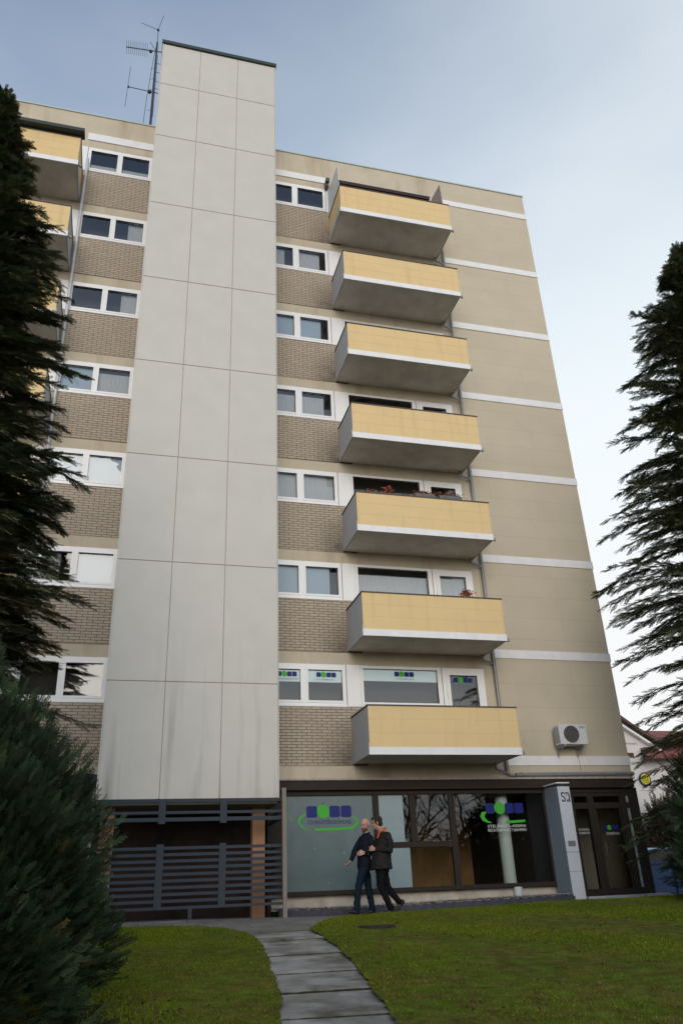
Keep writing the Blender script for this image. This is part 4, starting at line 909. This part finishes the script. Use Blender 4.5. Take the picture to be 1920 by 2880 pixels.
for x_ in (14.6, 15.5, 16.4, 17.3): b.box(x_, x_ + .06, 5.95, 5.999, 1.05, 1.90)
b.build('rim_and_ribs', m_sk, sk)
vn = thing('light_blue_car', (15.9, 9.3, 1.0), 'light blue car roof showing above the dark blue container', 'car')
def car(t, x, y, z, L_, W_, Hh, col, glassm, tail=True):
    body = mat('car_paint_%d' % int(x * 10), col, .35, spec=.6)
    pr_ = [(0, .35), (0, .75), (.05 * L_, .85), (.22 * L_, .93), (.34 * L_, Hh), (.80 * L_, Hh), (.97 * L_, .98), (L_, .85), (L_, .35)]
    b = MB(); b.prism([(x - L_/2 + a, z + c) for a, c in pr_], y - W_/2, y + W_/2); b.build('body', body, t, bevel=.03)
    b = MB(); b.prism([(x - L_/2 + a, z + c) for a, c in ((.26*L_, .95), (.355*L_, Hh - .08), (.79*L_, Hh - .08), (.93*L_, .99))], y - W_/2 - .01, y + W_/2 + .01); b.build('side_windows', m_dark, t)
    for a in (.19, .80):
        for sy in (-1, 1):
            b = MB(); b.lathe((x - L_/2 + a * L_, y + sy * (W_/2 - .1), z + .32), [(.2, -.11), (.32, -.10), (.32, .10), (.2, .11)], 20, 'y'); b.build('wheel', mat('tyre', (.02, .02, .02), .8), t)
    for sy in (-1, 1):
        b = MB(); b.box(x + L_/2 - .03, x + L_/2 + .02, y + sy * W_ * .38 - .10, y + sy * W_ * .38 + .10, z + .70, z + .86); b.build('tail_light', mat('tail_light_red', (.4, .02, .01), .3), t)
car(vn, 16.3, 9.3, 1.0, 4.2, 1.7, 1.50, (.28, .45, .60), None)
hs = thing('brown_building', (16, -39, -.6), 'low brown brick building across the street, mirrored in the shop window', 'building')
b = MB(); b.box(-2, 38, -44, -38, -.8, 4.1); b.build('wall', mat('brown_brick_wall', (.11, .06, .035), .9, var=.35, vscale=.8), hs)
b = MB(); b.prism([(-2.4, 4.1), (38.4, 4.1), (38.4, 4.35), (-2.4, 4.35)], -44.5, -37.5); b.build('roof', m_verge, hs)
for x_ in range(0, 36, 4): b = MB(); b.box(x_, x_ + 1.4, -37.99, -37.95, 1.0, 2.6); b.build('window', m_pvc, hs)
v2 = thing('parked_car', (15.5, -27.5, -.3), 'silver car parked across the street, mirrored in the shop window', 'car'); car(v2, 15.5, -27.0, -.45, 4.3, 1.75, 1.75, (.35, .36, .38), None)
v3 = thing('parked_car', (20.6, -27.5, -.3), 'red car parked across the street, mirrored in the shop window', 'car'); car(v3, 20.6, -27.5, -.45, 4.3, 1.75, 1.45, (.25, .03, .02), None)

# ------------------------------------------------------------------ the two men
def ell(b, c, r, seg=14, rings=9, tilt=None):
    n = len(b.v); c = Vector(c)
    for i in range(rings + 1):
        ph = PI * i / rings
        for k in range(seg):
            a = 2 * PI * k / seg; p = Vector((r[0] * math.sin(ph) * math.cos(a), r[1] * math.sin(ph) * math.sin(a), r[2] * math.cos(ph)))
            if tilt: p = tilt @ p
            b.v.append(tuple(c + p))
    for i in range(rings):
        for k in range(seg):
            k2 = (k + 1) % seg; b.f.append((n + i*seg + k, n + (i+1)*seg + k, n + (i+1)*seg + k2, n + i*seg + k2))
def limb(b, pts, rad):
    b.tube(pts, rad, 12)
    for p, r_ in zip(pts, rad): ell(b, p, (r_, r_, r_), 12, 8)
def loft(b, secs, seg=20):
    """secs: (x, y, z, rx, ry) horizontal ellipses bottom to top"""
    n = len(b.v)
    for x, y, z, rx, ry in secs:
        for k in range(seg):
            a = 2 * PI * k / seg; c_, s_ = math.cos(a), math.sin(a)
            e = .85
            b.v.append((x + rx * math.copysign(abs(c_) ** e, c_), y + ry * math.copysign(abs(s_) ** e, s_), z))
    for i in range(len(secs) - 1):
        for k in range(seg): k2 = (k+1) % seg; o = n + i*seg; b.f.append((o+k, o+k2, o+seg+k2, o+seg+k))
    b.f.append(tuple(n + k for k in reversed(range(seg)))); o = n + (len(secs)-1)*seg; b.f.append(tuple(o+k for k in range(seg)))
def fuse(b, name, m, parent, vox=.01, sm=4, folds=0):
    ob = b.build(name, m, parent)
    r_ = ob.modifiers.new('r', 'REMESH'); r_.mode = 'VOXEL'; r_.voxel_size = vox; r_.use_smooth_shade = True
    s_ = ob.modifiers.new('s', 'SMOOTH'); s_.factor = .5; s_.iterations = sm
    dg = bpy.context.evaluated_depsgraph_get(); me = bpy.data.meshes.new_from_object(ob.evaluated_get(dg)); ob.modifiers.clear(); ob.data = me
    if folds:
        from mathutils import noise
        for vtx, nn in zip(me.vertices, [v_.normal.copy() for v_ in me.vertices]):
            q_ = Vector((vtx.co.x * 9, vtx.co.y * 9, vtx.co.z * 22 + vtx.co.x * 14)); vtx.co = vtx.co + nn * folds * (abs(noise.noise(q_)) * 2 - .6 + .5 * noise.noise(q_ * 2.3))
    me.name = name
    if not me.materials: me.materials.append(m)
    return ob
def hand(b, w_, d, side, curl=.5, up_=(0, 0, 1)):
    """wrist point w_, pointing d; side = thumb side vector; five separate bent fingers"""
    w_ = Vector(w_); d = Vector(d).normalized(); s_ = Vector(side); s_ = (s_ - d * s_.dot(d)).normalized(); nrm_ = d.cross(s_).normalized()
    palm = w_ + d * .045
    for k in range(4): limb(b, [w_ + s_ * (.014 - .009 * k), w_ + d * .085 + s_ * (.032 - .021 * k)], [.019, .015])
    for k, ln in enumerate((.070, .080, .075, .058)):
        p = w_ + d * .086 + s_ * (.036 - .024 * k); q = p + (d * math.cos(curl * .6) + nrm_ * math.sin(curl * .6)) * ln * .5
        r_ = q + (d * math.cos(curl * 1.8) + nrm_ * math.sin(curl * 1.8)) * ln * .5
        limb(b, [p, q, r_], [.0084, .0078, .0070])
    p = w_ + d * .03 + s_ * .028; q = p + (d * .6 + s_ * .7).normalized() * .035; r_ = q + (d * .9 + s_ * .1 + nrm_ * .4).normalized() * .032
    limb(b, [p, q, r_], [.013, .0115, .0095])
def face(b, c, yaw, pitch, s=1.0):
    """head centred at c; looks along -x turned by yaw; returns the rotation"""
    R_ = (Matrix.Rotation(yaw, 3, 'Z') @ Matrix.Rotation(pitch, 3, 'Y')); c = Vector(c)
    def P(x, y, z): return c + R_ @ (Vector((x, y, z)) * s)
    ell(b, P(.012, 0, .035), (.098 * s, .077 * s, .092 * s), tilt=R_); ell(b, P(-.020, 0, -.040), (.070 * s, .060 * s, .085 * s), tilt=R_)
    ell(b, P(-.055, 0, -.095), (.030 * s, .032 * s, .026 * s), tilt=R_); ell(b, P(-.078, 0, -.078), (.014, .028, .010), tilt=R_)
    limb(b, [P(-.082, 0, .012), P(-.108, 0, -.030)], [.009, .015]); ell(b, P(-.088, 0, .022), (.010, .045, .012), tilt=R_)
    for sy in (-1, 1):
        ell(b, P(.022, sy * .078, -.012), (.018, .010, .032), tilt=R_); ell(b, P(-.060, sy * .040, -.030), (.022, .020, .022), tilt=R_)
    return R_, P
def shoe(b, heel, toe, sole_up=(0, 0, 1)):
    heel, toe = Vector(heel), Vector(toe); u = Vector(sole_up).normalized(); d = (toe - heel); Ln = d.length; d.normalize()
    y_ = u.cross(d)
    for t, hw_, hh in ((.10, .036, .045), (.25, .036, .050), (.45, .036, .042), (.65, .043, .032), (.85, .040, .026), (.95, .030, .020)):
        c = heel + d * Ln * t + u * hh
        T = Matrix((d, y_, u)).transposed(); ell(b, c, (.055, hw_, hh), 12, 8, tilt=T)
    T = Matrix((d, y_, u)).transposed(); ell(b, heel + d * .045 + u * .075, (.045, .036, .05), 12, 8, tilt=T)
m_skin = mat('skin', (.50, .27, .20), .55, spec=.3, var=.08, vscale=20)
m_skin2 = mat('skin_darker', (.40, .22, .155), .55, spec=.3, var=.08, vscale=20)
m_navy = mat('navy_jacket', (.008, .011, .018), .8, var=.25, vscale=14, bump=.5, bscale=30, spec=.15)
m_jean = mat('dark_jeans', (.010, .019, .032), .85, var=.25, vscale=16, bump=.4, bscale=40, spec=.1)
m_coat = mat('dark_brown_coat', (.013, .011, .010), .75, var=.3, vscale=12, bump=.6, bscale=25, spec=.25)
m_trou = mat('black_trousers', (.008, .008, .010), .85, var=.2, vscale=16, spec=.1)
m_shoe = mat('black_leather', (.010, .009, .008), .4, spec=.4)
m_hair = mat('dark_brown_hair', (.035, .024, .018), .8, var=.3, vscale=60, bump=.8, bscale=120, spec=.2)
m_white_hair = mat('white_stubble_hair', (.50, .44, .42), .85, var=.1, vscale=60)
m_beard = mat('brown_beard', (.13, .065, .035), .9, var=.3, vscale=70, bump=.8, bscale=120)
m_scarf = mat('orange_scarf', (.55, .11, .03), .9, var=.15, vscale=25, bump=.6, bscale=60)
m_eye = mat('eye_dark', (.02, .015, .012), .3)

# man in front (left): bald, bearded, navy jacket, jeans; glances back towards the lawn
p1 = thing('person', (2.60, -2.05, .96), 'bald bearded man in navy jacket and blue jeans walking left past the shop window', 'person'); Y0 = -2.05
b = MB()
R1, P1 = face(b, (2.655, Y0 - .01, 2.615), math.radians(38), math.radians(-6), 1.02)
limb(b, [(2.675, Y0, 2.36), (2.668, Y0, 2.47), (2.66, Y0, 2.54)], [.062, .058, .058])
loft(b, [(2.60, Y0, 1.80, .11, .15), (2.60, Y0, 1.95, .10, .14), (2.64, Y0, 2.20, .11, .17), (2.67, Y0, 2.38, .08, .15)])
limb(b, [(2.70, Y0 - .17, 2.36), (2.72, Y0 - .24, 2.09), (2.555, Y0 - .23, 2.08)], [.05, .042, .027])
hand(b, (2.545, Y0 - .23, 2.08), (-1, -.05, -.10), (0, .1, 1), .55)
limb(b, [(2.62, Y0 + .17, 2.36), (2.47, Y0 + .22, 2.13), (2.375, Y0 + .20, 1.955)], [.05, .042, .027])
hand(b, (2.37, Y0 + .20, 1.95), (-.62, .0, -.75), (-.3, -.9, .2), .95)
limb(b, [(2.58, Y0 - .085, 1.86), (2.44, Y0 - .08, 1.47), (2.38, Y0 - .08, 1.09)], [.08, .055, .04])
limb(b, [(2.64, Y0 + .085, 1.86), (2.68, Y0 + .08, 1.46), (2.74, Y0 + .08, 1.06)], [.08, .055, .04])
fuse(b, 'body', m_skin, p1, .005, 2)
b = MB(); ell(b, P1(-.028, 0, -.075), (.068, .062, .058), tilt=R1); ell(b, P1(-.055, 0, -.105), (.042, .042, .036), tilt=R1)
fuse(b, 'beard', m_beard, p1, .009, 2)
b = MB(); ell(b, P1(.030, 0, .025), (.088, .082, .068), tilt=R1); fuse(b, 'cropped_hair', m_white_hair, p1, .01, 1)
b = MB()
for sy in (-1, 1): ell(b, P1(-.083, sy * .032, .004), (.010, .013, .008), tilt=R1)
b.build('eyes', m_eye, p1)
b = MB()
loft(b, [(2.585, Y0, 1.82, .130, .185), (2.595, Y0, 1.90, .130, .185), (2.605, Y0, 2.05, .130, .185), (2.635, Y0, 2.22, .140, .205), (2.665, Y0, 2.36, .120, .20), (2.672, Y0, 2.43, .075, .12)])
limb(b, [(2.69, Y0 - .17, 2.36), (2.725, Y0 - .235, 2.22), (2.725, Y0 - .25, 2.09), (2.64, Y0 - .24, 2.085), (2.575, Y0 - .23, 2.08)], [.072, .064, .058, .052, .042])
limb(b, [(2.63, Y0 + .17, 2.36), (2.55, Y0 + .21, 2.25), (2.47, Y0 + .22, 2.13), (2.395, Y0 + .20, 1.985)], [.076, .070, .064, .048])
fuse(b, 'jacket', m_navy, p1, .011, 3, .006)
b = MB(); b.tube([(2.672 + .068 * math.cos(t), Y0 + .080 * math.sin(t), 2.445 - .014 * math.cos(t + PI)) for t in np.linspace(0, 2 * PI, 17)], .024, 8, cap=False); fuse(b, 'collar', m_navy, p1, .01, 1)
b = MB()
loft(b, [(2.59, Y0, 1.75, .125, .165), (2.59, Y0, 1.86, .118, .165), (2.60, Y0, 1.93, .11, .155)])
limb(b, [(2.575, Y0 - .085, 1.80), (2.50, Y0 - .085, 1.65), (2.44, Y0 - .08, 1.47), (2.405, Y0 - .08, 1.28), (2.385, Y0 - .08, 1.08)], [.100, .090, .075, .068, .066])
limb(b, [(2.63, Y0 + .085, 1.80), (2.665, Y0 + .085, 1.64), (2.685, Y0 + .08, 1.46), (2.72, Y0 + .08, 1.26), (2.75, Y0 + .08, 1.06)], [.100, .088, .073, .066, .064])
fuse(b, 'jeans', m_jean, p1, .011, 2, .009)
zf1 = float(zg(2.4, -2.1)) + .006
b = MB(); shoe(b, (2.435, Y0 - .08, zf1 + .0), (2.155, Y0 - .09, zf1 + .055), (.2, 0, 1)); fuse(b, 'shoe', m_shoe, p1, .008, 2)
b = MB(); shoe(b, (2.80, Y0 + .08, zf1), (2.50, Y0 + .07, zf1)); fuse(b, 'shoe', m_shoe, p1, .008, 2)

# man behind (right): dark coat, orange scarf, holding the first man's arm
p2 = thing('person', (2.95, -2.42, .94), 'dark haired man in dark coat and orange scarf holding the bald man by the arm', 'person'); Y0 = -2.42
b = MB()
R2, P2 = face(b, (2.795, Y0 + .01, 2.625), math.radians(-22), math.radians(-10), 1.02)
limb(b, [(2.92, Y0, 2.38), (2.875, Y0, 2.47), (2.83, Y0, 2.54)], [.066, .060, .060])
loft(b, [(2.87, Y0, 1.80, .12, .16), (2.89, Y0, 2.0, .11, .15), (2.91, Y0, 2.22, .12, .18), (2.93, Y0, 2.40, .08, .15)])
limb(b, [(2.95, Y0 - .18, 2.38), (2.96, Y0 - .24, 2.10), (2.70, Y0 - .12, 2.12)], [.05, .042, .027])
hand(b, (2.69, Y0 - .12, 2.125), (-1, .50, .20), (-.2, .2, 1), .75)
limb(b, [(2.88, Y0 + .18, 2.38), (2.82, Y0 + .22, 2.12), (2.62, Y0 + .12, 2.06)], [.05, .042, .027])
limb(b, [(2.83, Y0 - .09, 1.80), (2.78, Y0 - .09, 1.45), (2.97, Y0 - .09, 1.04)], [.09, .06, .045])
limb(b, [(2.90, Y0 + .09, 1.80), (2.97, Y0 + .09, 1.44), (3.20, Y0 + .09, 1.16)], [.09, .06, .045])
fuse(b, 'body', m_skin2, p2, .005, 2)
b = MB(); ell(b, P2(.030, 0, .048), (.102, .086, .092), tilt=R2); ell(b, P2(.060, 0, -.02), (.062, .074, .072), tilt=R2); ell(b, P2(-.04, 0, .088), (.060, .060, .036), tilt=R2)
for sy in (-1, 1): ell(b, P2(.0, sy * .068, .02), (.03, .016, .045), tilt=R2)
fuse(b, 'hair', m_hair, p2, .009, 2)
b = MB()
for sy in (-1, 1): ell(b, P2(-.083, sy * .032, .004), (.010, .013, .008), tilt=R2)
b.build('eyes', m_eye, p2)
b = MB()
loft(b, [(2.835, Y0, 1.755, .225, .235), (2.84, Y0, 1.90, .205, .225), (2.86, Y0, 2.05, .180, .205), (2.895, Y0, 2.22, .170, .215), (2.925, Y0, 2.36, .135, .205), (2.915, Y0, 2.45, .080, .12)])
limb(b, [(2.95, Y0 - .18, 2.37), (2.975, Y0 - .235, 2.24), (2.965, Y0 - .25, 2.10), (2.84, Y0 - .19, 2.11), (2.725, Y0 - .13, 2.12)], [.078, .072, .064, .058, .048])
limb(b, [(2.88, Y0 + .18, 2.37), (2.83, Y0 + .22, 2.14), (2.66, Y0 + .14, 2.07)], [.075, .06, .046])
fuse(b, 'coat', m_coat, p2, .012, 3, .011)
b = MB(); b.tube([(2.905 + .075 * math.cos(t), Y0 + .082 * math.sin(t), 2.475 + .045 * math.cos(t)) for t in np.linspace(0, 2 * PI, 17)], .024, 8, cap=False)
limb(b, [(2.835, Y0 - .03, 2.43), (2.775, Y0 - .06, 2.34)], [.026, .018]); fuse(b, 'scarf', m_scarf, p2, .009, 1)
b = MB()
loft(b, [(2.86, Y0, 1.70, .13, .17), (2.86, Y0, 1.92, .12, .16)])
limb(b, [(2.82, Y0 - .09, 1.78), (2.79, Y0 - .09, 1.60), (2.79, Y0 - .09, 1.45), (2.88, Y0 - .09, 1.24), (2.965, Y0 - .09, 1.06)], [.098, .088, .076, .066, .062])
limb(b, [(2.90, Y0 + .09, 1.78), (2.935, Y0 + .09, 1.60), (2.975, Y0 + .09, 1.44), (3.09, Y0 + .09, 1.29), (3.20, Y0 + .09, 1.17)], [.098, .086, .074, .064, .060])
fuse(b, 'trousers', m_trou, p2, .011, 2, .009)
zf2 = float(zg(2.9, -2.5)) + .006
b = MB(); shoe(b, (3.055, Y0 - .09, zf2), (2.725, Y0 - .10, zf2)); fuse(b, 'shoe', m_shoe, p2, .008, 2)
b = MB(); shoe(b, (3.315, Y0 + .09, zf2 + .19), (3.135, Y0 + .09, zf2 + .012), (-.75, 0, .66)); fuse(b, 'shoe', m_shoe, p2, .008, 2)
